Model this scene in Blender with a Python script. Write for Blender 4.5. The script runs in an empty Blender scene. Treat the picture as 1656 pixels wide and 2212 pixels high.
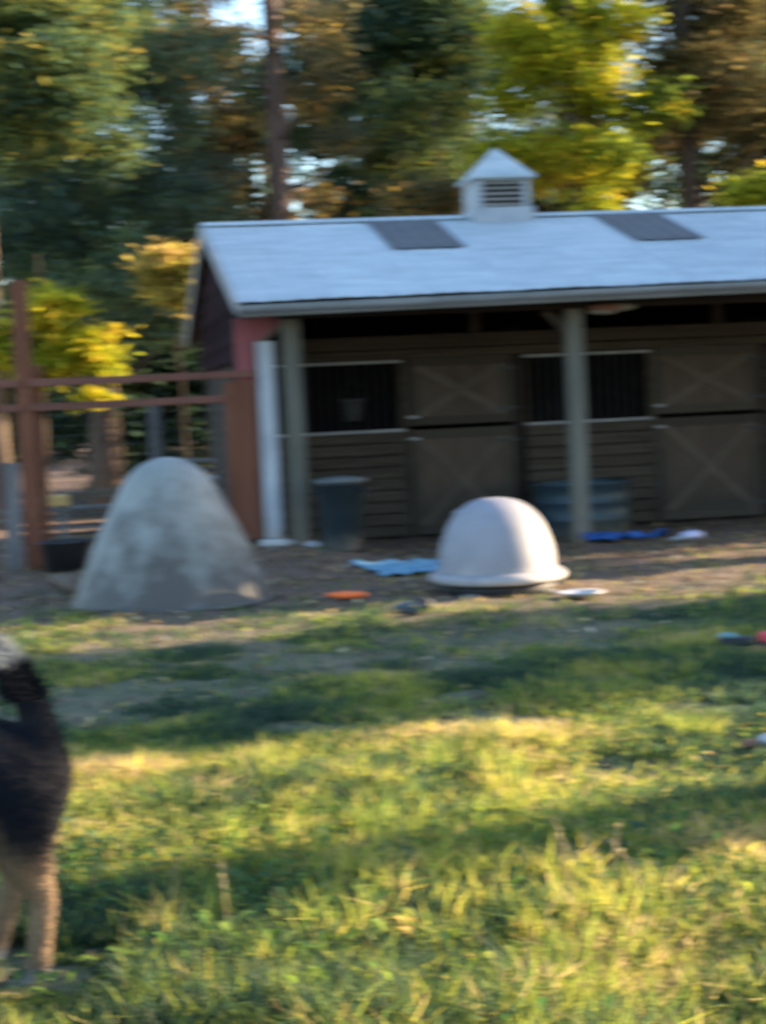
import bpy, bmesh, math, random
import numpy as np
from math import sin, cos, tan, radians, pi, sqrt, atan2
from mathutils import Vector, Matrix, noise as mnoise

random.seed(7)
rng = np.random.default_rng(11)
scene = bpy.context.scene
COL = scene.collection

# ------------------------------------------------------------------ camera, sky, sun, exposure
PITCH, ROLL = math.atan(210 / 3655.0), 0.0469
cam_data = bpy.data.cameras.new('camera')
cam = bpy.data.objects.new('camera', cam_data)
COL.objects.link(cam)
Fv = Vector((0, cos(PITCH), -sin(PITCH)))
U0 = Vector((0, sin(PITCH), cos(PITCH)))
R0 = Vector((1, 0, 0))
Rv = cos(ROLL) * R0 - sin(ROLL) * U0
Uv = cos(ROLL) * U0 + sin(ROLL) * R0
M = Matrix(((Rv.x, Uv.x, -Fv.x, 0), (Rv.y, Uv.y, -Fv.y, 0), (Rv.z, Uv.z, -Fv.z, 1.44), (0, 0, 0, 1)))
cam.matrix_world = M
cam_data.sensor_fit = 'VERTICAL'
cam_data.sensor_height = 36
cam_data.sensor_width = 27
cam_data.lens = 36 * 3655 / 2212.0
cam_data.clip_end = 1000
cam_data.clip_start = 0.05
# the hand-held phone missed its focus: everything from the dog outwards is evenly soft
cam_data.dof.use_dof = True
cam_data.dof.focus_distance = 1.1
cam_data.dof.aperture_fstop = 25
cam_data.dof.aperture_ratio = 0.23
scene.camera = cam

SUN_AZ = radians(18)      # from +X towards +Y
SUN_EL = radians(14)
world = bpy.data.worlds.new('World')
scene.world = world
world.use_nodes = True
wn = world.node_tree
bg = wn.nodes['Background']
sky = wn.nodes.new('ShaderNodeTexSky')
sky.sky_type = 'NISHITA'
sky.sun_disc = False
sky.sun_elevation = SUN_EL
sky.sun_rotation = radians(90) - SUN_AZ
sky.air_density = 1.0
sky.dust_density = 0.6
sky.ozone_density = 2.0
wn.links.new(sky.outputs[0], bg.inputs[0])
bg.inputs[1].default_value = 0.10

sun_data = bpy.data.lights.new('sun', 'SUN')
sun_data.energy = 4.6
sun_data.angle = radians(0.6)
sun_data.color = (1.0, 0.77, 0.49)
sun = bpy.data.objects.new('sun', sun_data)
COL.objects.link(sun)
sun_dir = Vector((cos(SUN_AZ) * cos(SUN_EL), sin(SUN_AZ) * cos(SUN_EL), sin(SUN_EL)))
sun.rotation_euler = sun_dir.to_track_quat('Z', 'Y').to_euler()
sun.location = (20, 5, 15)

scene.view_settings.view_transform = 'Standard'
scene.view_settings.look = 'None'
scene.view_settings.gamma = 1
scene.view_settings.use_curve_mapping = False
scene.view_settings.exposure = 2.85
scene.render.engine = 'CYCLES'
scene.cycles.max_bounces = 6
scene.cycles.diffuse_bounces = 3
scene.cycles.glossy_bounces = 2
scene.cycles.transmission_bounces = 4
scene.cycles.transparent_max_bounces = 4
scene.cycles.use_denoising = True

# ------------------------------------------------------------------ helpers
def tag(o, label=None, cat=None, group=None, kind=None):
    if label: o['label'] = label
    if cat: o['category'] = cat
    if group: o['group'] = group
    if kind: o['kind'] = kind
    return o

def link(name, me, parent=None, loc=None, rot=None):
    o = bpy.data.objects.new(name, me)
    COL.objects.link(o)
    if parent is not None: o.parent = parent
    if loc is not None: o.location = loc
    if rot is not None: o.rotation_euler = rot
    return o

def thing(name, loc, rotz=0, label=None, cat=None, group=None):
    o = bpy.data.objects.new(name, None)
    o.empty_display_size = 0.1
    COL.objects.link(o)
    o.location = loc
    o.rotation_euler = (0, 0, rotz)
    return tag(o, label, cat, group)

def fast_mesh(name, verts, faces, m=None, tone=None, smooth=False, colattr=None):
    """verts Nx3, faces FxK array"""
    me = bpy.data.meshes.new(name)
    verts = np.asarray(verts, dtype=np.float32)
    faces = np.asarray(faces, dtype=np.int32)
    nf, k = faces.shape
    me.vertices.add(len(verts)); me.vertices.foreach_set('co', verts.ravel())
    me.loops.add(nf * k); me.loops.foreach_set('vertex_index', faces.ravel())
    me.polygons.add(nf)
    me.polygons.foreach_set('loop_start', np.arange(0, nf * k, k, dtype=np.int32))
    if smooth:
        me.polygons.foreach_set('use_smooth', np.ones(nf, dtype=bool))
    if tone is not None:
        a = me.attributes.new('tone', 'FLOAT', 'FACE')
        a.data.foreach_set('value', np.asarray(tone, dtype=np.float32))
    me.update(calc_edges=True)
    if colattr is not None:
        a = me.attributes.new('coat', 'FLOAT_COLOR', 'POINT')
        a.data.foreach_set('color', np.asarray(colattr, dtype=np.float32).ravel())
    if m: me.materials.append(m)
    return me

class MB:
    def __init__(s): s.v = []; s.f = []
    def add(s, vs, fs):
        n = len(s.v); s.v += [tuple(x) for x in vs]; s.f += [tuple(i + n for i in f) for f in fs]; return s
    def box(s, c, d, rz=0.0, bev=0.0):
        x, y, z = d[0] / 2, d[1] / 2, d[2] / 2
        vs = [(-x, -y, -z), (x, -y, -z), (x, y, -z), (-x, y, -z), (-x, -y, z), (x, -y, z), (x, y, z), (-x, y, z)]
        cz, sz = cos(rz), sin(rz)
        vs = [(c[0] + a * cz - b * sz, c[1] + a * sz + b * cz, c[2] + e) for a, b, e in vs]
        return s.add(vs, [(3, 2, 1, 0), (4, 5, 6, 7), (0, 1, 5, 4), (1, 2, 6, 5), (2, 3, 7, 6), (3, 0, 4, 7)])
    def bar(s, p, q, w, t, up=(0, 0, 1)):
        p = Vector(p); q = Vector(q); d = (q - p).normalized(); u = Vector(up)
        a = d.cross(u).normalized(); b = a.cross(d).normalized()
        a *= t / 2; b *= w / 2
        vs = [p - a - b, p + a - b, p + a + b, p - a + b, q - a - b, q + a - b, q + a + b, q - a + b]
        return s.add(vs, [(0, 1, 2, 3), (7, 6, 5, 4), (0, 4, 5, 1), (1, 5, 6, 2), (2, 6, 7, 3), (3, 7, 4, 0)])
    def tube(s, pts, rad, n=8, cap=True):
        pts = [Vector(p) for p in pts]; rings = []
        for i, p in enumerate(pts):
            d = (pts[min(i + 1, len(pts) - 1)] - pts[max(i - 1, 0)]).normalized()
            up = Vector((0, 0, 1)) if abs(d.z) < .9 else Vector((1, 0, 0))
            a = d.cross(up).normalized(); b = a.cross(d).normalized()
            r = rad[i] if hasattr(rad, '__len__') else rad
            rings.append([p + a * r * cos(2 * pi * k / n) + b * r * sin(2 * pi * k / n) for k in range(n)])
        vs = [v for r in rings for v in r]
        fs = [(i * n + k, i * n + (k + 1) % n, (i + 1) * n + (k + 1) % n, (i + 1) * n + k) for i in range(len(pts) - 1) for k in range(n)]
        if cap: fs += [tuple(reversed(range(n))), tuple((len(pts) - 1) * n + k for k in range(n))]
        return s.add(vs, fs)
    def lathe(s, prof, n=32, c=(0, 0, 0), cap=False, fn=None):
        vs = []
        for r, z in prof:
            for k in range(n):
                a = 2 * pi * k / n
                p = (c[0] + r * cos(a), c[1] + r * sin(a), c[2] + z)
                vs.append(fn(p, a) if fn else p)
        fs = [(i * n + k, i * n + (k + 1) % n, (i + 1) * n + (k + 1) % n, (i + 1) * n + k) for i in range(len(prof) - 1) for k in range(n)]
        if cap: fs += [tuple(reversed(range(n))), tuple((len(prof) - 1) * n + k for k in range(n))]
        return s.add(vs, fs)
    def mesh(s, name, m, smooth=False, bev=0.0):
        me = bpy.data.meshes.new(name); me.from_pydata(s.v, [], s.f)
        bm = bmesh.new(); bm.from_mesh(me)
        bmesh.ops.recalc_face_normals(bm, faces=bm.faces)
        if bev: bmesh.ops.bevel(bm, geom=list(bm.edges), offset=bev, segments=1, affect='EDGES', clamp_overlap=True)
        bm.to_mesh(me); bm.free()
        if smooth:
            for p in me.polygons: p.use_smooth = True
        me.materials.append(m)
        return me
    def build(s, name, m, parent=None, smooth=False, bev=0.0, loc=None):
        return link(name, s.mesh(name, m, smooth, bev), parent, loc)

_cache = {}
def boxpart(name, c, d, m, parent, rot=None, bev=0.006):
    """a box part; alike pieces share one mesh"""
    key = (round(d[0], 3), round(d[1], 3), round(d[2], 3), m.name, bev)
    if key not in _cache:
        _cache[key] = MB().box((0, 0, 0), d).mesh(name, m, bev=bev)
    return link(name, _cache[key], parent, c, rot)

# ------------------------------------------------------------------ materials
def mat(name, c1, c2=None, scale=(4, 4, 4), rough=0.8, bump=0.0, detail=6, dirt=None, rnd=0.12, spec=0.3, metal=0.0, contrast=(0.35, 0.65), coord='Object', transl=0.0, wav=None):
    m = bpy.data.materials.new(name); m.use_nodes = True
    nt = m.node_tree; N = nt.nodes; L = nt.links
    b = N['Principled BSDF']
    b.inputs['Roughness'].default_value = rough
    b.inputs['Metallic'].default_value = metal
    b.inputs['Specular IOR Level'].default_value = spec
    tc = N.new('ShaderNodeTexCoord'); mp = N.new('ShaderNodeMapping'); mp.inputs['Scale'].default_value = scale
    L.new(tc.outputs[coord], mp.inputs[0])
    oi = N.new('ShaderNodeObjectInfo')
    off = N.new('ShaderNodeVectorMath'); off.operation = 'SCALE'; off.inputs[0].default_value = (31.7, 17.3, 9.1)
    L.new(oi.outputs['Random'], off.inputs['Scale'])
    ad = N.new('ShaderNodeVectorMath'); L.new(mp.outputs[0], ad.inputs[0]); L.new(off.outputs[0], ad.inputs[1])
    no = N.new('ShaderNodeTexNoise'); no.inputs['Scale'].default_value = 1; no.inputs['Detail'].default_value = detail
    no.inputs['Roughness'].default_value = 0.62
    L.new(ad.outputs[0], no.inputs['Vector'])
    mr = N.new('ShaderNodeMapRange'); mr.inputs[1].default_value = contrast[0]; mr.inputs[2].default_value = contrast[1]
    L.new(no.outputs[0], mr.inputs[0])
    mx = N.new('ShaderNodeMix'); mx.data_type = 'RGBA'
    mx.inputs[6].default_value = (*c1, 1); mx.inputs[7].default_value = (*(c2 or c1), 1)
    L.new(mr.outputs[0], mx.inputs[0])
    out = mx.outputs[2]
    if dirt:                       # (colour, height, falloff): splashed dirt near the ground
        col, h0, h1 = dirt
        sx = N.new('ShaderNodeSeparateXYZ'); L.new(tc.outputs['Object'], sx.inputs[0])
        n2 = N.new('ShaderNodeTexNoise'); n2.inputs['Scale'].default_value = 5; n2.inputs['Detail'].default_value = 5
        L.new(tc.outputs['Object'], n2.inputs['Vector'])
        ma = N.new('ShaderNodeMath'); ma.operation = 'MULTIPLY_ADD'; ma.inputs[1].default_value = -(h1 - h0) * 3.0; L.new(n2.outputs[0], ma.inputs[0]); L.new(sx.outputs[2], ma.inputs[2])
        m2 = N.new('ShaderNodeMapRange'); m2.inputs[1].default_value = h0 - (h1 - h0) * 1.35; m2.inputs[2].default_value = h1 - (h1 - h0) * 1.15
        m2.inputs[3].default_value = 0.85; m2.inputs[4].default_value = 0
        L.new(ma.outputs[0], m2.inputs[0])
        m3 = N.new('ShaderNodeMix'); m3.data_type = 'RGBA'; L.new(m2.outputs[0], m3.inputs[0]); L.new(out, m3.inputs[6]); m3.inputs[7].default_value = (*col, 1)
        out = m3.outputs[2]
    if rnd:
        hs = N.new('ShaderNodeHueSaturation'); r2 = N.new('ShaderNodeMapRange')
        r2.inputs[3].default_value = 1 - rnd; r2.inputs[4].default_value = 1 + rnd
        L.new(oi.outputs['Random'], r2.inputs[0]); L.new(r2.outputs[0], hs.inputs['Value']); L.new(out, hs.inputs['Color'])
        out = hs.outputs[0]
    L.new(out, b.inputs['Base Color'])
    if bump:
        bp = N.new('ShaderNodeBump'); bp.inputs['Strength'].default_value = bump; bp.inputs['Distance'].default_value = 0.01
        L.new(no.outputs[0], bp.inputs['Height']); L.new(bp.outputs[0], b.inputs['Normal'])
    return m

def leafmat(name, ramp, transl=0.45, rough=0.5, big=0.0):
    """colour by the leaf's own 'tone' attribute; leaves let light through"""
    m = bpy.data.materials.new(name); m.use_nodes = True
    nt = m.node_tree; N = nt.nodes; L = nt.links
    b = N['Principled BSDF']; b.inputs['Roughness'].default_value = rough; b.inputs['Specular IOR Level'].default_value = 0.25
    at = N.new('ShaderNodeAttribute'); at.attribute_name = 'tone'
    cr = N.new('ShaderNodeValToRGB')
    while len(cr.color_ramp.elements) < len(ramp): cr.color_ramp.elements.new(0.5)
    for e, (p, c) in zip(cr.color_ramp.elements, ramp): e.position = p; e.color = (*c, 1)
    L.new(at.outputs['Fac'], cr.inputs[0])
    L.new(cr.outputs[0], b.inputs['Base Color'])
    tr = N.new('ShaderNodeBsdfTranslucent'); L.new(cr.outputs[0], tr.inputs[0])
    mx = N.new('ShaderNodeMixShader'); mx.inputs[0].default_value = transl
    L.new(b.outputs[0], mx.inputs[1]); L.new(tr.outputs[0], mx.inputs[2])
    L.new(mx.outputs[0], N['Material Output'].inputs[0])
    return m

WOODX = (1.5, 14, 14)
m_plank = mat('stall plank wood', (.036, .027, .020), (.066, .051, .038), (1.2, 10, 16), .85, .5)
m_beam = mat('beam wood', (.032, .024, .019), (.052, .040, .032), (1.2, 10, 16), .85, .4)
m_door = mat('door ply', (.056, .040, .030), (.086, .062, .047), (6, 6, 1.2), .85, .3, dirt=((.04, .034, .026), .1, .5))
m_brace = mat('door brace wood', (.072, .055, .043), (.10, .078, .060), (8, 8, 2), .85, .3)
m_post = mat('weathered post', (.080, .078, .066), (.13, .125, .105), (14, 14, 1.3), .9, .5, dirt=((.16, .13, .10), .0, .4))
m_trim = mat('pale trim paint', (.22, .22, .23), (.32, .32, .33), (6, 6, 3), .7, .2)
m_white = mat('white trim paint', (.24, .26, .29), (.33, .35, .38), (6, 6, 2), .6, .15, dirt=((.25, .22, .19), .0, .35))
m_gutter = mat('gutter paint', (.11, .12, .12), (.17, .18, .19), (1.2, 8, 8), .5, .1)
m_roof = mat('painted roof metal', (.27, .32, .345), (.42, .455, .475), (1.4, 4.5, 4), .5, .12, rnd=.05, spec=.4, contrast=(.3, .7))
m_sky = mat('skylight sheet', (.058, .055, .060), (.088, .084, .088), (3, 12, 4), .55, .2, rnd=.08)
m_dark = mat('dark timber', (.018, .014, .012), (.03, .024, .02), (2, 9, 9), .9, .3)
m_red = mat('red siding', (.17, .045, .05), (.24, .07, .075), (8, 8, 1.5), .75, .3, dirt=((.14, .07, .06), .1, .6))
m_red_shade = mat('shade toned red siding', (.010, .005, .007), (.022, .010, .013), (8, 1.5, 8), .95, .3, rnd=.3, spec=.05)  # gable shade under the overhang is put into this near-black red
m_rust = mat('red brown fence paint', (.095, .032, .016), (.14, .052, .028), (9, 9, 1.5), .8, .4)
m_rail = mat('rail paint', (.10, .040, .028), (.15, .062, .045), (1.5, 9, 9), .8, .4)
m_wire = mat('galvanised wire', (.06, .065, .07), (.09, .095, .10), rough=.5, metal=.6, rnd=0)
m_grey = mat('grey weathered board', (.10, .095, .095), (.16, .15, .15), (8, 8, 1.4), .9, .4, rnd=.3)
m_lumber = mat('stacked lumber', (.10, .075, .055), (.18, .14, .10), (1.4, 9, 9), .85, .4, rnd=.3)
m_bin = mat('dark plastic', (.012, .02, .026), (.02, .03, .037), (3, 3, 3), .45, .05, dirt=((.10, .09, .075), .0, .15))
m_lid = mat('dusty lid', (.08, .085, .085), (.13, .135, .13), (5, 5, 5), .6, .1)
m_tank = mat('galvanised tank', (.022, .042, .055), (.038, .062, .078), (3, 3, 5), .45, .1, metal=.2, dirt=((.09, .085, .07), .0, .15))
m_hutch = mat('hutch plastic', (.175, .182, .172), (.22, .228, .22), (3.2, 3.2, 2.2), .6, .08, dirt=((.045, .038, .034), .08, .74), rnd=0, contrast=(.3, .75))
m_house = mat('dog house plastic', (.18, .18, .205), (.23, .225, .25), (3, 3, 3), .55, .04, dirt=((.40, .36, .33), .02, .16), rnd=0)
m_housebase = mat('dog house base gap shade', (.012, .012, .016), (.02, .02, .026), rough=.6, rnd=0)  # near-black colour stands in for the shaded gap under the rim
m_blue = mat('pale blue plastic', (.11, .25, .36), (.19, .34, .45), (7, 7, 7), .4, .2, rnd=0)
m_dblue = mat('dark blue plastic', (.015, .055, .20), (.035, .11, .32), (9, 9, 9), .4, .3, rnd=0)
m_orange = mat('orange plastic', (.70, .11, .02), (.80, .16, .035), (9, 9, 9), .45, .1, rnd=0)
m_dish = mat('white dish', (.30, .31, .34), (.40, .41, .44), rough=.35, rnd=0)
m_stone = mat('pale stone', (.35, .34, .32), (.55, .54, .52), (12, 12, 12), .85, .5, rnd=.2)
m_bark = mat('bark', (.055, .038, .03), (.12, .09, .07), (9, 9, 1.6), .95, 1.0, rnd=.2)
m_barkr = mat('pine bark', (.075, .05, .042), (.15, .10, .085), (10, 10, 1.4), .95, 1.0, rnd=.1)
m_bars = mat('window bars', (.02, .024, .028), (.035, .04, .045), rough=.5, rnd=.1)
m_bundle = mat('red brown cloth', (.16, .075, .055), (.24, .13, .10), (10, 10, 10), .95, .4, rnd=0)
m_bundle2 = mat('grey cloth', (.17, .17, .15), (.27, .27, .24), (10, 10, 10), .95, .4, rnd=0)
m_black = mat('black rubber', (.015, .016, .02), (.03, .03, .035), (6, 6, 6), .6, .1, rnd=0)
m_redp = mat('red plastic', (.45, .03, .05), (.55, .06, .08), rough=.5, rnd=0)
m_conc = mat('concrete', (.35, .35, .35), (.48, .48, .48), (12, 12, 12), .9, .3)

# ------------------------------------------------------------------ the lie of the land
OX, OY, BR = -0.86046, 17.36577, radians(10.35)
UX, UY = cos(BR), sin(BR)
def to_world(X, Y, Z=0.0): return Vector((OX + X * UX - Y * UY, OY + X * UY + Y * UX, Z))
def sstep(a, b, x):
    t = np.clip((x - a) / (b - a), 0, 1); return t * t * (3 - 2 * t)
def gh(x, y):
    """ground height; works on arrays"""
    x = np.asarray(x, dtype=float); y = np.asarray(y, dtype=float)
    X = (x - OX) * UX + (y - OY) * UY; Y = -(x - OX) * UY + (y - OY) * UX
    mound = 0.16 * sstep(1.2, -0.3, X) * sstep(-2.6, -0.2, Y) * (1 - 0.6 * sstep(-1.2, -2.8, X)) * (1 - sstep(4, 9, Y))
    lawn = sstep(-1.0, -4.0, Y)
    bumps = 0.018 * np.sin(1.7 * x + 0.6 * y) * np.sin(1.1 * y - 0.5 * x + 1) + 0.010 * np.sin(4.1 * x + 2.2 * y) * np.sin(3.3 * y - 1.7 * x)
    far = sstep(12, 45, Y) * 0.35
    return mound + bumps * lawn + far
def G(x, y): return float(gh(x, y))

def axis(lo, hi, a, b, step, grow=1.22):
    pts = list(np.arange(a, b + 1e-6, step)); s = step; p = pts[-1]
    while p < hi: s *= grow; p += s; pts.append(p)
    s = step; p = pts[0]
    while p > lo: s *= grow; p -= s; pts.insert(0, p)
    return np.array(pts)
ax = axis(-320, 320, -7, 9, 0.11); ay = axis(-120, 460, -1, 24, 0.11)
gx, gy = np.meshgrid(ax, ay)
gz = gh(gx, gy) + 0.012 * np.sin(9.3 * gx + 3.1 * gy) * np.sin(8.1 * gy - 2 * gx) * sstep(24, 18, gy)
nx, ny = len(ax), len(ay)
idx = np.arange(nx * ny).reshape(ny, nx)
fcs = np.stack([idx[:-1, :-1], idx[:-1, 1:], idx[1:, 1:], idx[1:, :-1]], -1).reshape(-1, 4)

m_ground = bpy.data.materials.new('ground soil and turf'); m_ground.use_nodes = True
nt = m_ground.node_tree; N = nt.nodes; L = nt.links
b = N['Principled BSDF']; b.inputs['Roughness'].default_value = 0.95; b.inputs['Specular IOR Level'].default_value = 0.15
tc = N.new('ShaderNodeTexCoord')
def nz(sc, det=6, vec=None):
    n = N.new('ShaderNodeTexNoise'); n.inputs['Scale'].default_value = sc; n.inputs['Detail'].default_value = det; n.inputs['Roughness'].default_value = .65
    L.new(vec or tc.outputs['Object'], n.inputs['Vector']); return n
def mixc(fac, a, c):
    mx = N.new('ShaderNodeMix'); mx.data_type = 'RGBA'; L.new(fac, mx.inputs[0])
    for i, s in ((6, a), (7, c)):
        if isinstance(s, tuple): mx.inputs[i].default_value = (*s, 1)
        else: L.new(s, mx.inputs[i])
    return mx.outputs[2]
def rng_(src, a, c):
    r = N.new('ShaderNodeMapRange'); r.inputs[1].default_value = a; r.inputs[2].default_value = c; L.new(src, r.inputs[0]); return r.outputs[0]
n1 = nz(2.3); n2 = nz(18, 8); n3 = nz(0.7, 4); n4 = nz(60, 4)
soil = mixc(rng_(n2.outputs[0], .35, .65), (.085, .053, .040), (.175, .118, .090))
soil = mixc(rng_(n4.outputs[0], .58, .68), soil, (.27, .215, .15))
turf = mixc(rng_(n2.outputs[0], .3, .7), (.060, .070, .045), (.12, .12, .07))
straw = mixc(rng_(n1.outputs[0], .5, .62), turf, (.15, .12, .08))
sx = N.new('ShaderNodeSeparateXYZ'); L.new(tc.outputs['Object'], sx.inputs[0])
ma = N.new('ShaderNodeMath'); ma.operation = 'MULTIPLY_ADD'; ma.inputs[1].default_value = -UY; L.new(sx.outputs[0], ma.inputs[0]); 
mb_ = N.new('ShaderNodeMath'); mb_.operation = 'MULTIPLY'; mb_.inputs[1].default_value = UX; L.new(sx.outputs[1], mb_.inputs[0]); L.new(mb_.outputs[0], ma.inputs[2])
mc = N.new('ShaderNodeMath'); mc.operation = 'MULTIPLY_ADD'; mc.inputs[1].default_value = 3.2; L.new(n3.outputs[0], mc.inputs[0]); L.new(ma.outputs[0], mc.inputs[2])
bare = rng_(mc.outputs[0], 11.4, 15.0)
ground_col = mixc(bare, straw, soil)
L.new(ground_col, b.inputs['Base Color'])
bp = N.new('ShaderNodeBump'); bp.inputs['Strength'].default_value = 0.9; bp.inputs['Distance'].default_value = 0.03
L.new(n2.outputs[0], bp.inputs['Height']); L.new(bp.outputs[0], b.inputs['Normal'])
gme = fast_mesh('ground', np.stack([gx.ravel(), gy.ravel(), gz.ravel()], 1), fcs, m_ground, smooth=True)
tag(link('ground', gme), kind='structure')

# ------------------------------------------------------------------ the stable
stable = thing('stable', (OX, OY, 0), BR, 'long low stable with pale metal roof, open porch and dark plank stalls', 'stable')
RIDGE_Y, EAVE_Y = 3.13, -0.62
def roof_z(X, Y):
    e, r = 2.612 + .010 * X, 3.792 + .004 * X
    if Y <= RIDGE_Y: return e + (r - e) * (Y - EAVE_Y) / (RIDGE_Y - EAVE_Y)
    return r + (e - r) * (Y - RIDGE_Y) / (RIDGE_Y - EAVE_Y)
REAR_Y = 2 * RIDGE_Y - EAVE_Y
X0, XR, MOD = -0.57, 9.85, 0.9467

def sheet_mesh(name, x0, x1, ya, yb, dz, m, ribs=4, wob=0.0, seg=8):
    prof = []
    w = (x1 - x0) / ribs
    for k in range(ribs):
        a = x0 + k * w
        prof += [(a, 0), (a + w * .40, 0), (a + w * .44, .010), (a + w * .56, .010), (a + w * .60, 0)]
    prof.append((x1, 0))
    vs = []
    for j in range(seg + 1):
        Y = ya + (yb - ya) * j / seg
        for (x, h) in prof:
            z = roof_z(x, Y) + dz + h + wob * sin(5.1 * x + 1.3 * j) * (1 if j == 0 else .25)
            vs.append((x, Y, z))
    n = len(prof)
    fs = [(j * n + i, j * n + i + 1, (j + 1) * n + i + 1, (j + 1) * n + i) for j in range(seg) for i in range(n - 1)]
    nb = len(vs)
    vs += [(v[0], v[1], v[2] - .004) for v in vs[:n]]      # folded front lip
    fs += [(i + 1, i, nb + i, nb + i + 1) for i in range(n - 1)]
    me = bpy.data.meshes.new(name); me.from_pydata(vs, [], fs); me.materials.append(m); me.update(); return me
for k in range(11):
    x0 = X0 + k * MOD; x1 = min(x0 + MOD, XR) + .0
    link('roof_sheet', sheet_mesh('roof_sheet', x0, x1, EAVE_Y, RIDGE_Y, .002 * (k % 2), m_roof, wob=.004), stable)
    link('roof_sheet', sheet_mesh('roof_sheet', x0, x1, RIDGE_Y, REAR_Y, .002 * (k % 2), m_roof), stable)
for xs in (1.385, 4.225, 7.065):
    o = link('skylight_sheet', sheet_mesh('skylight_sheet', xs, xs + .83, 1.40, 3.02, .024, m_sky), stable)
    o['label'] = 'brown translucent skylight sheet below the ridge'
# ridge cap, rakes, gutter, fascia
mbx = MB()
for s in (-1, 1):
    yy = RIDGE_Y + s * .16
    vs = [(X0 - .02, RIDGE_Y, roof_z(X0, RIDGE_Y) + .034), (XR, RIDGE_Y, roof_z(XR, RIDGE_Y) + .034), (XR, yy, roof_z(XR, yy) + .03), (X0 - .02, yy, roof_z(X0, yy) + .03)]
    vs += [(a, c, e - .008) for a, c, e in vs]
    mbx.add(vs, [(0, 1, 2, 3), (7, 6, 5, 4), (0, 4, 5, 1), (1, 5, 6, 2), (2, 6, 7, 3), (3, 7, 4, 0)])
mbx.build('ridge_cap', m_roof, stable)
for s, ye in ((0, EAVE_Y - .03), (1, REAR_Y + .03)):
    xx = X0 - .022
    MB().bar((xx, ye, roof_z(X0, ye) - .055), (xx, RIDGE_Y, roof_z(X0, RIDGE_Y) - .055), .135, .03).build('rake_board', m_trim, stable, bev=.004)
    MB().bar((XR + .02, ye, roof_z(XR, ye) - .055), (XR + .02, RIDGE_Y, roof_z(XR, RIDGE_Y) - .055), .135, .03).build('rake_board', m_trim, stable, bev=.004)
def zt(X): return 2.575 + .012 * X - .012 * math.exp(-((X - 1.2) / 1.5) ** 2)
g = MB(); xs_ = np.linspace(X0 - .01, XR, 24)
prof = [(-.62, -.045), (-.72, -.045), (-.735, -.02), (-.735, .012), (-.727, .016), (-.725, .008), (-.722, -.015), (-.71, -.032), (-.63, -.032)]
n = len(prof)
vs = [(x, y, zt(x) - .02 + z) for x in xs_ for (y, z) in prof]
g.add(vs, [(i * n + k, i * n + (k + 1) % n, (i + 1) * n + (k + 1) % n, (i + 1) * n + k) for i in range(len(xs_) - 1) for k in range(n)] + [tuple(range(n)), tuple((len(xs_) - 1) * n + k for k in reversed(range(n)))])
g.build('gutter', m_gutter, stable)
MB().bar((X0, -.585, 2.515), (XR, -.585, 2.515 + .012 * (XR - X0)), .12, .03).build('fascia_board', m_gutter, stable, bev=.003)
# posts with knee braces
for i, X in enumerate((0.0, 3.0, 6.0, 9.0)):
    zb = G(*to_world(X, 0)[:2]) - .05; zt_ = 2.46
    w = .17 if i else .18
    o = MB().box((0, 0, (zt_ - zb) / 2), (w, w, zt_ - zb)).build('porch_post', m_post, stable, bev=.012, loc=(X, 0, zb))
    if i:
        MB().bar((X - .09, 0, 2.24), (X - .30, 0, 2.45), .08, .04, up=(1, 0, 1)).build('knee_brace', m_beam, stable, bev=.004)
MB().box(((X0 + XR) / 2 + .2, .0, 2.525), (XR - X0 - .5, .09, .13)).build('header_beam', m_dark, stable)
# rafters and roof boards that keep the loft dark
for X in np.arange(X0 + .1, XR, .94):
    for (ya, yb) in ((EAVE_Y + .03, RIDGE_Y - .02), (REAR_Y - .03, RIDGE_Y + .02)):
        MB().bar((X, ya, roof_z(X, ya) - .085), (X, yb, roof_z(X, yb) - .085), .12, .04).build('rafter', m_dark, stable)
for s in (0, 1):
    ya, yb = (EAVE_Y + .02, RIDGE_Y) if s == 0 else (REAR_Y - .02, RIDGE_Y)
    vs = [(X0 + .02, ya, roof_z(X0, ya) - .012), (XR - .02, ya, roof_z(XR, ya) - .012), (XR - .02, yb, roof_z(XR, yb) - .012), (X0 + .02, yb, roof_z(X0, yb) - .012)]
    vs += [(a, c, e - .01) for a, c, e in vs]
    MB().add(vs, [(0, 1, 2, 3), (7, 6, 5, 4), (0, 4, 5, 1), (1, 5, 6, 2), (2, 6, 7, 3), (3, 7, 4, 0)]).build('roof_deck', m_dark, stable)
# stall front
WY = 1.97
PITCHZ = .136
bays = [(-.40, 1.565), (2.99, 4.53), (5.90, 9.78)]
for a, c in bays:
    for k in range(9):
        z = .02 + PITCHZ * (k + .5)
        boxpart('wall_plank', ((a + c) / 2, WY + .02 + random.uniform(-.004, .004), z), (c - a, .032, .125), m_plank, stable, rot=(random.uniform(-.03, .03), random.uniform(-.002, .002), 0))
for a, c in ((-.40, .055), (5.98, 9.78)):
    for k in range(6):
        z = 1.262 + .132 * (k + .5)
        boxpart('wall_plank', ((a + c) / 2, WY + .02 + random.uniform(-.004, .004), z), (c - a, .032, .122), m_plank, stable)
for k, z in enumerate((2.115,)):
    for a, c in ((-.40, 3.0), (3.003, 6.4), (6.403, 9.78)):
        boxpart('wall_plank', ((a + c) / 2, WY + .02, 2.125), (c - a, .032, .10), m_plank, stable)
for a, c in ((-.42, 3.6), (3.603, 9.78)):
    boxpart('top_beam', ((a + c) / 2, WY - .02, 2.262), (c - a, .09, .155), m_beam, stable)
for X in (2.42, 5.4, 8.3):
    boxpart('loft_stud', (X, WY + .02, 2.34 + .4), (.10, .09, .8), m_plank, stable)
MB().box((4.7, WY + .10, 1.05), (10.1, .01, .4)).build('inner_lining', m_dark, stable) if False else None
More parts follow.
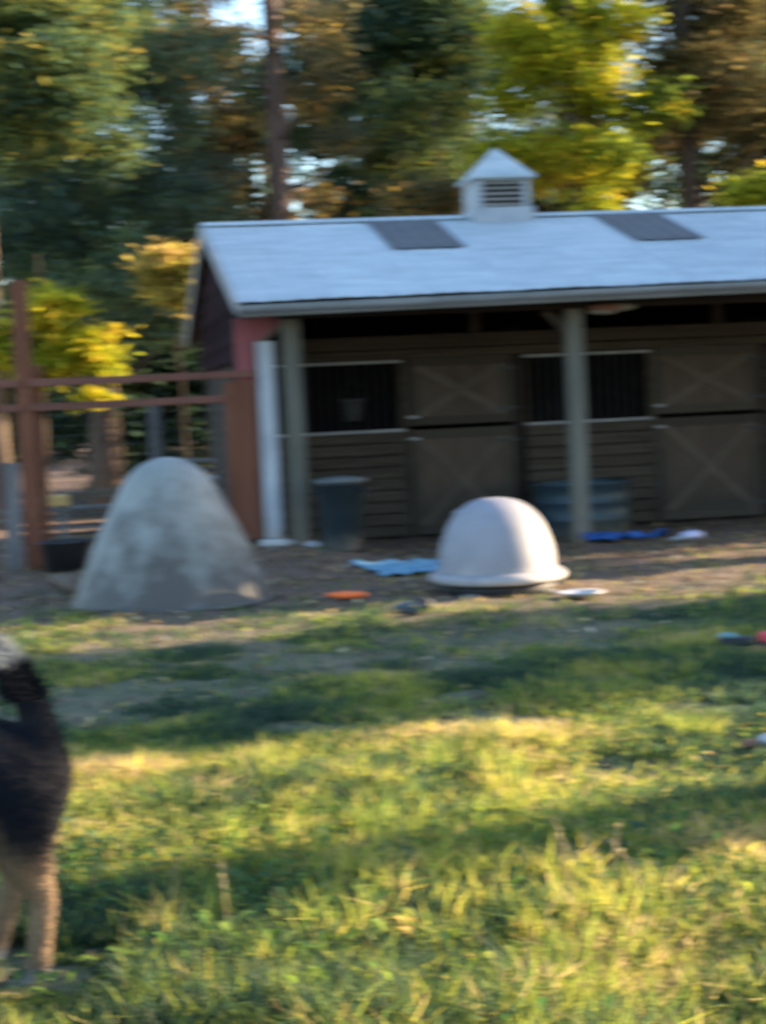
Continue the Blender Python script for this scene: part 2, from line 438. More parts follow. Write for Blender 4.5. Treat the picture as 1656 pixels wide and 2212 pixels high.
for X in (1.535, 2.88, 4.55, 5.93):          # jambs beside the doors; the dark ones stand in for shaded gaps
    boxpart('door_jamb', (X, WY + .03, 1.03), (.07, .10, 2.06), m_dark if X in (2.88, 5.93) else m_plank, stable)
def window(x0, x1):
    w = MB()
    w.box(((x0 + x1) / 2, WY - .012, 2.045), (x1 - x0 + .06, .05, .032))
    win = w.build('window', m_trim, stable, bev=.003)
    win['label'] = 'barred stall window'
    for xx in (x0 - .012, x1 + .012): boxpart('jamb', (xx, WY - .002, 1.648), (.03, .03, .755), m_plank, win, bev=0)
    boxpart('sill', ((x0 + x1) / 2, WY - .022, 1.252), (x1 - x0 + .06, .07, .032), m_trim, win, bev=.003)
    nbar = int((x1 - x0) / .105)
    bm_ = MB().tube([(0, 0, 1.27), (0, 0, 2.03)], .008, 6).mesh('window_bar', m_bars)
    for k in range(1, nbar):
        link('window_bar', bm_, win, (x0 + (x1 - x0) * k / nbar, WY + .035, 0))
window(.09, 1.49); window(3.01, 4.49)
def door(x0, x1):
    w = x1 - x0
    for nm, z0, z1 in (('dutch_door', .03, 1.245), ('dutch_door', 1.295, 2.075)):
        cx, cz, h = (x0 + x1) / 2, (z0 + z1) / 2, z1 - z0
        leaf = MB().box((cx, WY - .03, cz), (w, .03, h)).build(nm, m_door, stable, bev=.003)
        leaf['label'] = 'lower leaf of a stall door' if z0 < 1 else 'upper leaf of a stall door'
        for zz in (z0 + .05, z1 - .05):
            boxpart('rail', (cx, WY - .057, zz), (w, .022, .10), m_door, leaf, bev=.003)
        for xx in (x0 + .05, x1 - .05):
            boxpart('stile', (xx, WY - .0565, cz), (.10, .021, h - .204), m_door, leaf, bev=.003)
        xa, xb, za, zb = x0 + .11, x1 - .11, z0 + .11, z1 - .11
        MB().bar((xa, WY - .056, za), (xb, WY - .056, zb), .075, .020, up=(-(zb - za), 0, xb - xa)).build('brace', m_brace, leaf)
        MB().bar((xa, WY - .059, zb), (xb, WY - .059, za), .075, .020, up=((zb - za), 0, xb - xa)).build('brace', m_brace, leaf)
        for zz in (z0 + .16, z1 - .16):
            boxpart('hinge', (x1 - .07, WY - .072, zz), (.22, .006, .035), m_bars, leaf, bev=0)
        boxpart('latch', (x0 + .03, WY - .075, z1 - .1 if z0 < 1 else z0 + .1), (.11, .02, .03), m_trim, leaf, bev=0)
door(1.595, 2.815); door(4.575, 5.87)
# inside and back
for X in (1.8, 5.0):
    pass
for X in (-.40, 2.94, 5.94, 9.80):
    MB().box((X + .02, (WY + 5.9) / 2 + .06, 1.2), (.03, 5.9 - WY - .12, 2.4)).build('stall_partition', m_dark, stable)  # unseen walls added to darken the stall interior
MB().box((4.7, 6.0, 1.45), (10.2, .04, 2.86)).build('rear_wall', m_red_shade, stable)
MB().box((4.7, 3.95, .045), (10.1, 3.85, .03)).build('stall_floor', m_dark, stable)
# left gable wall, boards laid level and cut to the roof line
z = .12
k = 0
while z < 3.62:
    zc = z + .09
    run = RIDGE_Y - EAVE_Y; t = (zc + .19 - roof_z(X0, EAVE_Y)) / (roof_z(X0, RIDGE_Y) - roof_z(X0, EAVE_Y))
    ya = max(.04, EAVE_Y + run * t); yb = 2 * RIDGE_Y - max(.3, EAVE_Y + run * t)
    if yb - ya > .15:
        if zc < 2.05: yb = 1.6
        boxpart('gable_plank', (-.455 + .01 * (k % 2), (ya + yb) / 2, zc), (.03, yb - ya, .172), m_red_shade, stable, bev=.004)
        boxpart('gable_plank', (XR - .05, (ya + yb) / 2, zc), (.03, yb - ya, .172), m_red_shade, stable, bev=.004)
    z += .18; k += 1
# front end panel, white corner post, brace
MB().box((-.475, .0, 1.36), (.19, .035, 2.24)).build('corner_panel', m_red, stable, bev=.004)
MB().box((-.275, -.01, 1.235), (.165, .12, 2.01)).build('corner_post', m_white, stable, bev=.006)
MB().box((-.285, -.03, .17), (.26, .24, .11)).build('footing', m_conc, stable, bev=.012)
vs = [(-.375, -.012, 2.243), (-.27, -.012, 2.243), (-.095, -.012, 2.40), (-.095, -.012, 2.49), (-.375, -.012, 2.49)]
vs += [(a, .018, c) for a, _, c in vs]
MB().add(vs, [(0, 1, 2, 3, 4), (9, 8, 7, 6, 5)] + [(i, (i + 1) % 5, (i + 1) % 5 + 5, i + 5) for i in range(5)]).build('spandrel_panel', m_red, stable)
MB().bar((-.30, -.03, 2.235), (-.07, -.03, 2.43), .045, .05, up=(-1, 0, 1)).build('arch_trim', m_brace, stable, bev=.003)

# cupola
CX, CY = 3.045, RIDGE_Y
cz0 = 3.66
cup = MB().box((CX, CY, 3.99), (.66, .66, .46))
cup = MB()
cup.box((CX - .295, CY, 4.02), (.07, .66, .42)); cup.box((CX + .295, CY, 4.02), (.07, .66, .42))
cup.box((CX, CY, 3.76), (.74, .74, .24)); cup.box((CX, CY - .0, 4.215), (.52, .66, .03)); cup.box((CX, CY, 4.02), (.522, .50, .36))
cup = cup.build('cupola', m_white, stable)
cup['label'] = 'louvred white roof cupola with a pyramid cap'
MB().box((CX, CY - .262, 4.03), (.515, .02, .34)).build('louvre_gap_shade', m_black, cup)  # black sheet gives the louvre gaps their shade as colour
for k in range(5):
    zz = 3.915 + .066 * k
    boxpart('louvre_slat', (CX, CY - .305, zz), (.515, .044, .016), m_white, cup, rot=(radians(30), 0, 0), bev=0)
    boxpart('louvre_slat', (CX, CY + .305, zz), (.515, .044, .016), m_white, cup, rot=(radians(-30), 0, 0), bev=0)
p = MB(); e, zb, za = .395, 4.225, 4.65
vs = [(CX - e, CY - e, zb), (CX + e, CY - e, zb), (CX + e, CY + e, zb), (CX - e, CY + e, zb), (CX - e, CY - e, zb + .03), (CX + e, CY - e, zb + .03), (CX + e, CY + e, zb + .03), (CX - e, CY + e, zb + .03), (CX, CY, za)]
p.add(vs, [(3, 2, 1, 0), (0, 1, 5, 4), (1, 2, 6, 5), (2, 3, 7, 6), (3, 0, 4, 7), (4, 5, 8), (5, 6, 8), (6, 7, 8), (7, 4, 8)])
p.build('cupola_roof', m_roof, cup)

# bundle tucked up under the eave
def lump(cx, cy, cz, rx, ry, rz, m, name, parent=None, seed=0, amp=.18, n=14):
    o = MB(); vs = []; R = n
    for i in range(R + 1):
        th = pi * i / R
        for j in range(2 * R):
            ph = pi * j / R
            d = Vector((sin(th) * cos(ph), sin(th) * sin(ph), cos(th)))
            k = 1 + amp * mnoise.noise(d * 2.1 + Vector((seed, seed * .7, 0))) + amp * .5 * mnoise.noise(d * 5 + Vector((0, seed, 3)))
            vs.append((cx + d.x * rx * k, cy + d.y * ry * k, cz + d.z * rz * k))
    w = 2 * R
    o.add(vs, [(i * w + j, i * w + (j + 1) % w, (i + 1) * w + (j + 1) % w, (i + 1) * w + j) for i in range(R) for j in range(w)])
    me = bpy.data.meshes.new(name); me.from_pydata(o.v, [], o.f)
    bm = bmesh.new(); bm.from_mesh(me); bmesh.ops.remove_doubles(bm, verts=bm.verts, dist=1e-5); bmesh.ops.recalc_face_normals(bm, faces=bm.faces); bm.to_mesh(me); bm.free()
    for q in me.polygons: q.use_smooth = True
    me.materials.append(m)
    return link(name, me, parent)
bw = to_world(3.38, -.06, 2.46)
bun = thing('cloth_bundle', bw, BR, 'reddish brown and grey cloth bundle tucked under the eave beside the porch post', 'bundle')
lump(-.04, 0, -.005, .17, .09, .055, m_bundle, 'cloth_wrap', bun, 3)
lump(.13, .02, .0, .17, .07, .045, m_bundle2, 'cloth_end', bun, 5)
lump(-.06, .01, -.045, .16, .08, .03, m_bundle2, 'cloth_fold', bun, 8)

# ------------------------------------------------------------------ fence left of the stable
fx = to_world(-2.69, 0); fence = thing('fence', (fx.x, fx.y, 0), BR, 'tall red-brown post and rail fence with wire mesh joining the stable corner', 'fence')
def fp(X): return X + 2.69
zb = G(fx.x, fx.y) - .1
MB().box((0, 0, (2.93 + zb) / 2), (.165, .165, 2.93 - zb)).build('fence_post', m_rust, fence, bev=.012)
MB().box((.135, .09, (2.1 + zb) / 2), (.09, .12, 2.1 - zb)).build('fence_post', m_rust, fence, bev=.01)
MB().box((-3.1, -.45, 1.4), (.16, .16, 3.0)).build('fence_post', m_rust, fence, bev=.01)
for zz, xa, xb in ((1.913, .05, fp(-.40)), (1.672, .05, fp(-.70))):
    MB().bar((xa, -.095, zz), (xb, -.055, zz + .004), .075, .035).build('rail', m_rail, fence, bev=.005)
    MB().bar((-3.1, -.45, zz), (-.05, -.10, zz), .075, .035).build('rail', m_rail, fence, bev=.005)
for k in range(3):
    boxpart('board', (fp(-.655 + .104 * k), -.02 + .006 * (k % 2), 1.04), (.098, .024, 1.62), m_rust, fence)
mesh_ = MB()
for zz in np.arange(.22, 1.62, .105): mesh_.bar((.08, -.03, zz), (fp(-.70), -.03, zz + random.uniform(-.01, .01)), .0028, .0028)
for xx in np.arange(.15, fp(-.72), .15): mesh_.bar((xx, -.03, .15), (xx, -.03, 1.62), .0022, .0022, up=(1, 0, 0))
mesh_.build('wire_mesh', m_wire, fence)
# board leaning against the fence post, left edge of the view
lb = to_world(-2.88, -.16)
o = MB().box((0, 0, .55), (.15, .025, 1.15)).build('leaning_board', m_grey, None, bev=.004, loc=(lb.x, lb.y, G(lb.x, lb.y) - .05))
o.rotation_euler = (radians(-3), radians(1), BR); tag(o, 'grey weathered board leaning on the tall red-brown fence post', 'board')
lb = to_world(-3.09, -1.0)
o = MB().box((0, 0, .33), (.14, .14, .80)).build('stub_post', m_rust, None, bev=.01, loc=(lb.x, lb.y, G(lb.x, lb.y) - .1))
o.rotation_euler = (0, 0, BR); tag(o, 'short dark red stub post at the far left in front of the fence', 'post')

# yard beyond the fence
yard = thing('lumber_stack', to_world(-2.0, 3.2), BR, 'low stack of weathered boards lying beyond the wire fence', 'lumber')
zz = .02
for k, (n_, dz) in enumerate(((3, .10), (3, .12), (2, .11), (3, .10), (2, .12))):
    for j in range(n_):
        boxpart('board', (random.uniform(-.25, .3), (j - 1) * .24 + random.uniform(-.04, .04), zz + dz / 2), (1.9 + .1 * random.randint(-3, 3), .20, .045), m_lumber if (k + j) % 2 else m_grey, yard, rot=(0, 0, random.uniform(-.04, .04)))
    zz += dz
boxpart('bearer', (-.7, 0, .02), (.09, .8, .09), m_grey, yard); boxpart('bearer', (.7, 0, .02), (.09, .8, .09), m_grey, yard)
yb_ = thing('timber_beam', to_world(-2.0, 2.6), BR, 'sawn timber beam propped on the lumber stack with a sunlit-toned end block', 'timber')
MB().bar((-.50, -.15, .66), (.85, .1, .72), .09, .09).build('beam', m_lumber, yb_, bev=.006)
MB().box((-.43, -.27, .64), (.22, .16, .13)).build('end_block', mat('sunlit pine tone', (.42, .26, .09), (.55, .36, .14), rnd=0), yb_, bev=.01)  # orange colour stands in for sun on the beam end
MB().box((-.4, -.2, .30), (.08, .08, .58)).build('prop', m_grey, yb_)
MB().box((.7, .05, .32), (.08, .08, .64)).build('prop', m_grey, yb_)
gp = to_world(-1.24, 3.6)
o = MB().box((0, 0, .85), (.13, .13, 1.75)).build('yard_post', m_grey, None, bev=.01, loc=(gp.x, gp.y, 0)); o.rotation_euler.z = BR
tag(o, 'grey square post standing alone beyond the wire fence', 'post')
# heap of pale offcuts between the hutch and the corner
hp = to_world(-.95, 1.2)
heap = thing('offcut_heap', (hp.x, hp.y, G(hp.x, hp.y)), BR, 'rough heap of pale offcuts stacked behind the fence board panel', 'lumber')
for k in range(9):
    boxpart('offcut', (random.uniform(-.08, .1), random.uniform(-.1, .1), .08 + .10 * k), (.5, .12, .05), m_grey if k % 2 else m_trim, heap, rot=(0, random.uniform(-.06, .06), random.uniform(-.5, .5)))
tb = to_world(-2.38, -.55)
tub = thing('rubber_tub', (tb.x, tb.y, G(tb.x, tb.y)), 0, 'low black rubber tub beside the foot of the tall fence post', 'tub')
MB().lathe([(0, .0), (.19, 0), (.245, .27), (.262, .275), (.262, .29), (.24, .29), (.185, .03), (0, .03)], 28).build('tub_body', m_black, tub, smooth=True)
lg = to_world(-2.38, -2.0)
o = MB().tube([(-.22, .62, .06), (-.05, .15, .07), (.20, -.55, .07)], [.05, .065, .06], 10).build('log', m_bark, None, smooth=True, loc=(lg.x, lg.y, G(lg.x, lg.y)))
tag(o, 'dark fallen log lying between the black tub and the grey dome', 'log')

# ------------------------------------------------------------------ things in the yard
hx, hy = -1.735, 13.66
hut = thing('calf_hutch', (hx, hy, G(hx, hy) - .02), 0, 'tall grey mud-splashed dome hutch standing left of the stable', 'hutch')
hp_ = [(.80, .0), (.79, .03), (.745, .14), (.70, .25), (.655, .36), (.61, .46), (.555, .58), (.50, .68), (.44, .79), (.395, .87), (.355, .945), (.305, 1.01), (.235, 1.07), (.15, 1.115), (.07, 1.138), (0.001, 1.145)]
hp_ = [(a, b * 1.035) for a, b in hp_]
MB().lathe(hp_, 64, fn=lambda p, a: (p[0] * (1 + .01 * sin(3 * a + 1)) + .02 * (1.1 - p[2]) * cos(a) - .0, p[1], p[2])).build('shell', m_hutch, hut, smooth=True)
MB().lathe([(.80, 0), (.835, .0), (.835, .02), (.79, .035)], 64).build('flange', m_hutch, hut, smooth=True)

dx, dy = 0.885, 13.43
dh = thing('dog_house', (dx, dy, G(dx, dy)), radians(8), 'white plastic igloo dog house seen from behind in front of the stable', 'dog house')
prof = []
for i in range(0, 15):
    t = i / 14 * pi / 2
    r = .462 * cos(t) ** .80; zz = .165 + .59 * sin(t) ** 1.0
    prof.append((max(r, .001), zz))
def house_fn(p, a):
    x, y, z = p
    # shallow horizontal steps of the block pattern
    s = 1 + .006 * (1 if int((z - .14) / .115) % 2 else 0)
    return (x * s, y * 1.12 * s, z)
hb = MB().lathe(prof, 72, fn=house_fn)
shell = hb.build('dome', m_house, dh, smooth=True)
for zz, rr in ((.30, .447), (.43, .412), (.56, .345)):
    MB().lathe([(rr * 1.0, zz - .006), (rr + .008, zz), (rr * 1.0 - .004, zz + .008)], 72, fn=lambda p, a: (p[0], p[1] * 1.12, p[2])).build('block_course', m_house, dh, smooth=True)
MB().lathe([(.45, .105), (.515, .098), (.535, .115), (.535, .15), (.515, .175), (.465, .187)], 72, fn=lambda p, a: (p[0], p[1] * 1.12, p[2])).build('rim', m_house, dh, smooth=True)
MB().lathe([(.0, .0), (.43, .0), (.455, .03), (.46, .10), (.0, .10)], 48, fn=lambda p, a: (p[0], p[1] * 1.12, p[2])).build('base_pan', m_housebase, dh, smooth=True)
# entrance tunnel on the far side and the vent lip on the crown
MB().lathe([(.001, .66), (.09, .655), (.125, .635), (.13, .58)], 32, fn=lambda p, a: (p[0] - .20, p[1] - .02, p[2] + .02)).build('vent_cap', m_house, dh, smooth=True)
tn = MB(); seg = 16
for j, yy in enumerate((.30, .70)):
    for i in range(seg + 1):
        a = pi * i / seg
        tn.v.append((.24 * cos(a), yy, .13 + .36 * sin(a)))
for j, yy in enumerate((.30, .70)):
    for i in range(seg + 1):
        a = pi * i / seg
        tn.v.append((.20 * cos(a), yy, .13 + .32 * sin(a)))
q = seg + 1
for i in range(seg):
    tn.f.append((i, i + 1, q + i + 1, q + i)); tn.f.append((2 * q + i, 3 * q + i, 3 * q + i + 1, 2 * q + i + 1)); tn.f.append((q + i, q + i + 1, 3 * q + i + 1, 3 * q + i))
tn.build('entrance', m_house, dh, smooth=True)
for (a, b2) in ((-.30, -.40), (.33, -.36)):
    MB().box((a, b2, .018), (.12, .10, .03)).build('foot', m_house, dh, bev=.01)

bx, by = -.42, 17.02
tb_ = thing('trash_bin', (bx, by, G(bx, by)), .1, 'dark slate plastic bin standing between the stall window and porch post', 'bin')
MB().lathe([(.0, 0), (.175, 0), (.18, .02), (.245, .66), (.262, .665), (.262, .70), (.24, .70), (.172, .03), (0, .03)], 32, fn=lambda p, a: (p[0], p[1], p[2])).build('bin_body', m_bin, tb_, smooth=True)
MB().lathe([(.001, .752), (.15, .748), (.25, .73), (.278, .712), (.278, .695), (.262, .695)], 32).build('bin_lid', m_lid, tb_, smooth=True)
for s in (-1, 1):
    MB().box((s * .26, 0, .60), (.05, .12, .03)).build('bin_handle', m_bin, tb_, bev=.008)

tkp = to_world(3.34, 1.05)
tank = thing('stock_tank', (tkp.x, tkp.y, .0), 0, 'round blue-grey galvanised stock tank behind the right porch post', 'tank')
MB().lathe([(0, .0), (.53, 0), (.54, .03), (.54, .17), (.55, .18), (.54, .19), (.54, .36), (.55, .37), (.54, .38), (.54, .55), (.562, .56), (.562, .585), (.54, .59), (.53, .57), (.53, .05), (0, .05)], 48).build('tank_wall', m_tank, tank, smooth=True)
MB().lathe([(0.001, .50), (.525, .50)], 32).build('water', mat('tank water', (.02, .03, .03), rough=.05, rnd=0, spec=.5), tank)

def tarp(cx, cy, lx, ly, rz, m, label, name='tarp', amp=.03, seed=0, cat='tarp'):
    nx_, ny_ = 40, 28; vs = []
    for j in range(ny_ + 1):
        for i in range(nx_ + 1):
            u_ = (i / nx_ - .5) * lx; v_ = (j / ny_ - .5) * ly
            w_ = mnoise.noise(Vector((u_ * 1.6 + seed, v_ * 1.6, 0))) * .18
            uu = u_ * (1 + .25 * mnoise.noise(Vector((v_ * 2.1, seed, 1)))) + w_
            vv = v_ * (1 + .25 * mnoise.noise(Vector((u_ * 2.1, seed, 4)))) + w_
            x = cx + uu * cos(rz) - vv * sin(rz); y = cy + uu * sin(rz) + vv * cos(rz)
            h = abs(mnoise.noise(Vector((u_ * 5 + seed, v_ * 7, 2)))) * amp + abs(mnoise.noise(Vector((u_ * 13, v_ * 17 + seed, 5)))) * amp * .4
            vs.append((x, y, G(x, y) + .016 + h))
    w = nx_ + 1
    me = bpy.data.meshes.new(name); me.from_pydata(vs, [], [(j * w + i, j * w + i + 1, (j + 1) * w + i + 1, (j + 1) * w + i) for j in range(ny_) for i in range(nx_)])
    for q in me.polygons: q.use_smooth = True
    me.materials.append(m)
    o = link(name, me); so = o.modifiers.new('t', 'SOLIDIFY'); so.thickness = .004
    return tag(o, label, cat)
tarp(.40, 15.62, 1.15, 1.0, .25, m_blue, 'pale blue plastic tarp lying flat behind the igloo dog house', amp=.05, seed=2)
tarp(2.44, 17.72, .72, .62, .2, m_dblue, 'dark blue tarp crumpled at the foot of the right porch post', amp=.13, seed=9)
# small litter and toys
def at_ground(name, x, y, label, cat, rz=0, dz=0.0, group=None):
    return thing(name, (x, y, G(x, y) + dz), rz, label, cat, group)
t = at_ground('orange_toy', -.29, 13.18, 'flat orange plastic toy on the ground between hutch and dog house', 'toy', -.5, .012)
t.scale = (.72, .72, .9); lump(-.06, 0, .035, .16, .085, .035, m_orange, 'toy_body', t, 1, .2); lump(.12, 0, .04, .09, .06, .03, m_orange, 'toy_end', t, 4, .2)
MB().tube([(-.2, .02, .03), (-.27, .05, .04), (-.29, .0, .03), (-.2, -.03, .03)], .014, 8).build('toy_ring', m_orange, t, smooth=True)
t = at_ground('chewed_boot', .16, 11.83, 'dark chewed boot lying in the grass in front of the dog house', 'boot', .2, .01)
lump(0, 0, .045, .13, .055, .045, mat('dark blue rubber', (.03, .045, .06), (.06, .08, .10), rnd=0), 'boot_sole', t, 11, .25); lump(.10, .0, .06, .06, .05, .05, m_black, 'boot_cuff', t, 14, .3)
t = at_ground('food_dish', 1.455, 12.62, 'shallow white dish on the ground right of the dog house', 'dish', 0, .01)
MB().lathe([(.0, .012), (.10, .012), (.14, .04), (.172, .045), (.17, .035), (.145, .03), (.105, 0), (0, 0)], 32).build('dish_bowl', m_dish, t, smooth=True)
t = at_ground('plastic_bag', 3.19, 17.5, 'small lilac plastic bag on the dirt before the right stall door', 'bag', .4, .0)
lump(0, 0, .045, .12, .08, .05, mat('lilac plastic', (.34, .33, .50), (.48, .46, .62), rough=.4, rnd=0), 'bag_body', t, 21, .45); lump(-.17, .02, .02, .06, .05, .02, m_dish, 'bag_handle', t, 23, .4)
t = at_ground('toy_truck', 2.05, 9.62, 'dark toy truck with red front lying in shaded grass at the right edge', 'toy', -.15, .0)
MB().box((-.06, 0, .055), (.20, .10, .05)).build('truck_bed', m_black, t, bev=.012)
lump(-.11, 0, .085, .05, .04, .02, mat('teal cloth', (.10, .20, .22), (.18, .30, .32), rnd=0), 'truck_load', t, 5, .3)
MB().box((.115, 0, .065), (.10, .09, .08)).build('truck_cab', m_redp, t, bev=.015)
for ax_ in (-.11, .09):
    for s in (-1, 1):
        MB().tube([(ax_, s * .045, .03), (ax_, s * .065, .03)], .03, 12).build('wheel', m_black, t)
t = at_ground('torn_cup', 1.47, 6.70, 'torn white and brown paper cup in sunlit grass at the right edge', 'cup', .3, .02)
o = MB().lathe([(.02, 0), (.026, .07), (.028, .07), (.022, 0)], 20).build('cup_wall', m_dish, t, smooth=True); o.rotation_euler = (radians(80), 0, .6); o.location = (0, 0, .04)
lump(-.05, .0, .03, .04, .03, .02, mat('brown paper', (.16, .08, .05), rnd=0), 'cup_sleeve', t, 8, .3)
for i, (x, y, r, lab) in enumerate(((-.97, 17.30, .06, 'small pale stone beside the foot of the left porch post'), (-.72, 17.10, .075, 'larger white stone between left porch post and dark bin'))):
    o = lump(0, 0, 0, r * 1.3, r, r * .6, m_stone if i == 0 else m_trim, 'stone', None, 30 + i, .3); o.location = (x, y, G(x, y) + .02); tag(o, lab, 'stone')
# pale bucket hanging inside the left stall
bk = to_world(1.03, 2.55, 1.36)
bkt = thing('hanging_bucket', bk, BR, 'pale bucket hanging behind the bars of the left stall window', 'bucket')
MB().lathe([(0, .02), (.10, .02), (.14, .26), (.15, .26), (.15, .28), (.135, .28), (.095, .03), (0, .03)], 24).build('bucket_body', m_lid, bkt, smooth=True)
MB().tube([(.14 * cos(pi * i / 10), 0, .27 + .22 * sin(pi * i / 10)) for i in range(11)], .006, 6).build('bucket_handle', m_bars, bkt)
MB().tube([(0, 0, .49), (0, 0, 1.25)], .005, 6).build('rope', m_bars, bkt)

# ------------------------------------------------------------------ the dog (its hindquarters reach into the view)
def skin_body(verts, edges, radii, root):
    me = bpy.data.meshes.new('dog_cage'); me.from_pydata(verts, edges, [])
    o = bpy.data.objects.new('dog_cage', me); COL.objects.link(o)
    o.modifiers.new('skin', 'SKIN').use_smooth_shade = True
    sv = me.skin_vertices[0].data
    for i, r in enumerate(radii): sv[i].radius = (r, r) if not isinstance(r, tuple) else r
    sv[root].use_root = True
    ss = o.modifiers.new('ss', 'SUBSURF'); ss.levels = 2; ss.render_levels = 2
    bpy.context.view_layer.update()
    ev = o.evaluated_get(bpy.context.evaluated_depsgraph_get())
    out = bpy.data.meshes.new_from_object(ev)
    bpy.data.objects.remove(o); bpy.data.meshes.remove(me)
    return out
DV, DE, DR = [], [], []
def dv(x, y, z, r, parent=None):
    DV.append((x + .96, y, z)); DR.append(r)
    if parent is not None: DE.append((parent, len(DV) - 1))
    return len(DV) - 1
pel = dv(-1.0, 0, .575, .110)
lum = dv(-1.14, 0, .575, .118, pel)
mid = dv(-1.32, 0, .560, .135, lum)
ches = dv(-1.50, 0, .535, .155, mid)
fore = dv(-1.64, 0, .575, .130, ches)
nk1 = dv(-1.75, 0, .68, .095, fore); nk2 = dv(-1.86, 0, .78, .080, nk1)
hd = dv(-1.95, 0, .84, .083, nk2); hd2 = dv(-2.02, 0, .825, .060, hd); mz = dv(-2.10, 0, .80, .038, hd2); nose = dv(-2.16, 0, .79, .026, mz)
rump = dv(-.915, 0, .585, .07, pel)
t0 = dv(-.925, 0, .660, .040, rump); t1 = dv(-.945, 0, .710, .034, t0); t2 = dv(-.965, 0, .755, .029, t1); t3 = dv(-.985, 0, .795, .025, t2); t4 = dv(-1.012, 0, .822, .022, t3); t5 = dv(-1.045, 0, .828, .019, t4); t6 = dv(-1.075, 0, .815, .012, t5)
# near hind leg (camera side is -y)
h = dv(-.950, -.085, .46, .100, pel); k_ = dv(-.970, -.09, .345, .072, h); hk = dv(-.915, -.09, .235, .034, k_); mt = dv(-.930, -.09, .13, .029, hk); an = dv(-.94, -.09, .055, .031, mt); pw = dv(-.975, -.09, .028, .033, an); te = dv(-1.01, -.09, .020, .022, pw)
# far hind leg, stepping forward under the body
h = dv(-.98, .085, .47, .088, pel); k_ = dv(-1.07, .09, .37, .056, h); hk = dv(-1.00, .09, .26, .034, k_); mt = dv(-1.04, .09, .15, .029, hk); an = dv(-1.075, .09, .06, .031, mt); pw = dv(-1.10, .09, .03, .033, an); te = dv(-1.14, .09, .022, .022, pw)
for s, dx_ in ((-1, 0), (1, .12)):
    sh = dv(-1.58 , s * .075, .45, .075, ches); el = dv(-1.56 + dx_ * .4, s * .08, .34, .046, sh); wr = dv(-1.585 + dx_ * .8, s * .08, .17, .027, el); fp_ = dv(-1.60 + dx_, s * .08, .055, .026, wr); ft = dv(-1.635 + dx_, s * .08, .026, .032, fp_)
dme = skin_body(DV, DE, DR, pel)
dog = thing('dog', (-.985, 4.44, G(-.96, 4.46) - .03), radians(3), 'black and tan dog with raised white-tipped tail, hindquarters at the left edge', 'dog')
nv = len(dme.vertices)
co = np.empty(nv * 3, dtype=np.float32); dme.vertices.foreach_get('co', co); co = co.reshape(-1, 3)
def coat(co):
    x, y, z = co[:, 0], co[:, 1], co[:, 2]
    nn = np.array([mnoise.noise(Vector((float(a) * 9, float(b_) * 9, float(c) * 9))) for a, b_, c in co])
    black = np.array([.006, .007, .011]); grey = np.array([.020, .018, .020]); tan_ = np.array([.17, .115, .072]); white = np.array([.34, .33, .31])
    c = np.tile(black, (len(co), 1))
    g_ = sstep(.05, .35, nn)[:, None] * .7; c = c * (1 - g_) + grey * g_
    lowleg = sstep(.385, .31, z + .05 * nn)[:, None]; c = c * (1 - lowleg) + tan_ * lowleg
    paw = sstep(.075, .045, z)[:, None] * .75; c = c * (1 - paw) + white * paw
    tail = (sstep(.775, .80, z + .02 * nn) * (x > -.25))[:, None]; c = c * (1 - tail) + white * tail
    belly = (sstep(.43, .39, z) * (x < -.05) * (z > .3))[:, None] * .5; c = c * (1 - belly) + tan_ * .7 * belly
    face = ((x < -1.1) * sstep(.80, .76, z) * (z > .6))[:, None] * .6; c = c * (1 - face) + tan_ * face
    return np.concatenate([c, np.ones((len(co), 1))], 1)
cc = coat(co)
a = dme.attributes.new('coat', 'FLOAT_COLOR', 'POINT'); a.data.foreach_set('color', cc.astype(np.float32).ravel())
m_coat = bpy.data.materials.new('dog coat'); m_coat.use_nodes = True
nt = m_coat.node_tree; at_ = nt.nodes.new('ShaderNodeAttribute'); at_.attribute_name = 'coat'
pb = nt.nodes['Principled BSDF']; nt.links.new(at_.outputs['Color'], pb.inputs['Base Color']); pb.inputs['Roughness'].default_value = .85; pb.inputs['Specular IOR Level'].default_value = .12
dme.materials.clear(); dme.materials.append(m_coat)
for q in dme.polygons: q.use_smooth = True
dog.scale = (1.1, 1.1, 1.1)
dbody = link('body', dme, dog)
# fur
dme.calc_loop_triangles()
tri = np.empty(len(dme.loop_triangles) * 3, dtype=np.int32); dme.loop_triangles.foreach_get('vertices', tri); tri = tri.reshape(-1, 3)
vn = np.empty(nv * 3, dtype=np.float32); dme.vertex_normals.foreach_get('vector', vn); vn = vn.reshape(-1, 3)
A = co[tri[:, 0]]; Bv = co[tri[:, 1]]; Cv = co[tri[:, 2]]
area = np.linalg.norm(np.cross(Bv - A, Cv - A), axis=1); area *= np.where((A[:, 0] > -.35), 1, .25)
NF = 60000
pick = rng.choice(len(tri), NF, p=area / area.sum())
r1, r2 = np.sqrt(rng.random(NF)), rng.random(NF)
w0, w1, w2 = 1 - r1, r1 * (1 - r2), r1 * r2
P = A[pick] * w0[:, None] + Bv[pick] * w1[:, None] + Cv[pick] * w2[:, None]
Nn = vn[tri[pick, 0]] * w0[:, None] + vn[tri[pick, 1]] * w1[:, None] + vn[tri[pick, 2]] * w2[:, None]
Cc = cc[tri[pick, 0]]
back = np.array([.55, 0, -.55]); is_tail = (P[:, 2] > .69) & (P[:, 0] > -.25)
D = Nn * np.where(is_tail, .9, .45)[:, None] + np.where(is_tail[:, None], np.array([-.4, 0, -.1]), back) + rng.normal(0, .16, (NF, 3))
D /= np.linalg.norm(D, axis=1)[:, None]
Ln = np.where(is_tail, .034, np.where(P[:, 2] < .30, .009, .026)) * rng.uniform(.6, 1.2, NF)
S = np.cross(D, Nn + .001); S /= (np.linalg.norm(S, axis=1)[:, None] + 1e-9); S *= .0016
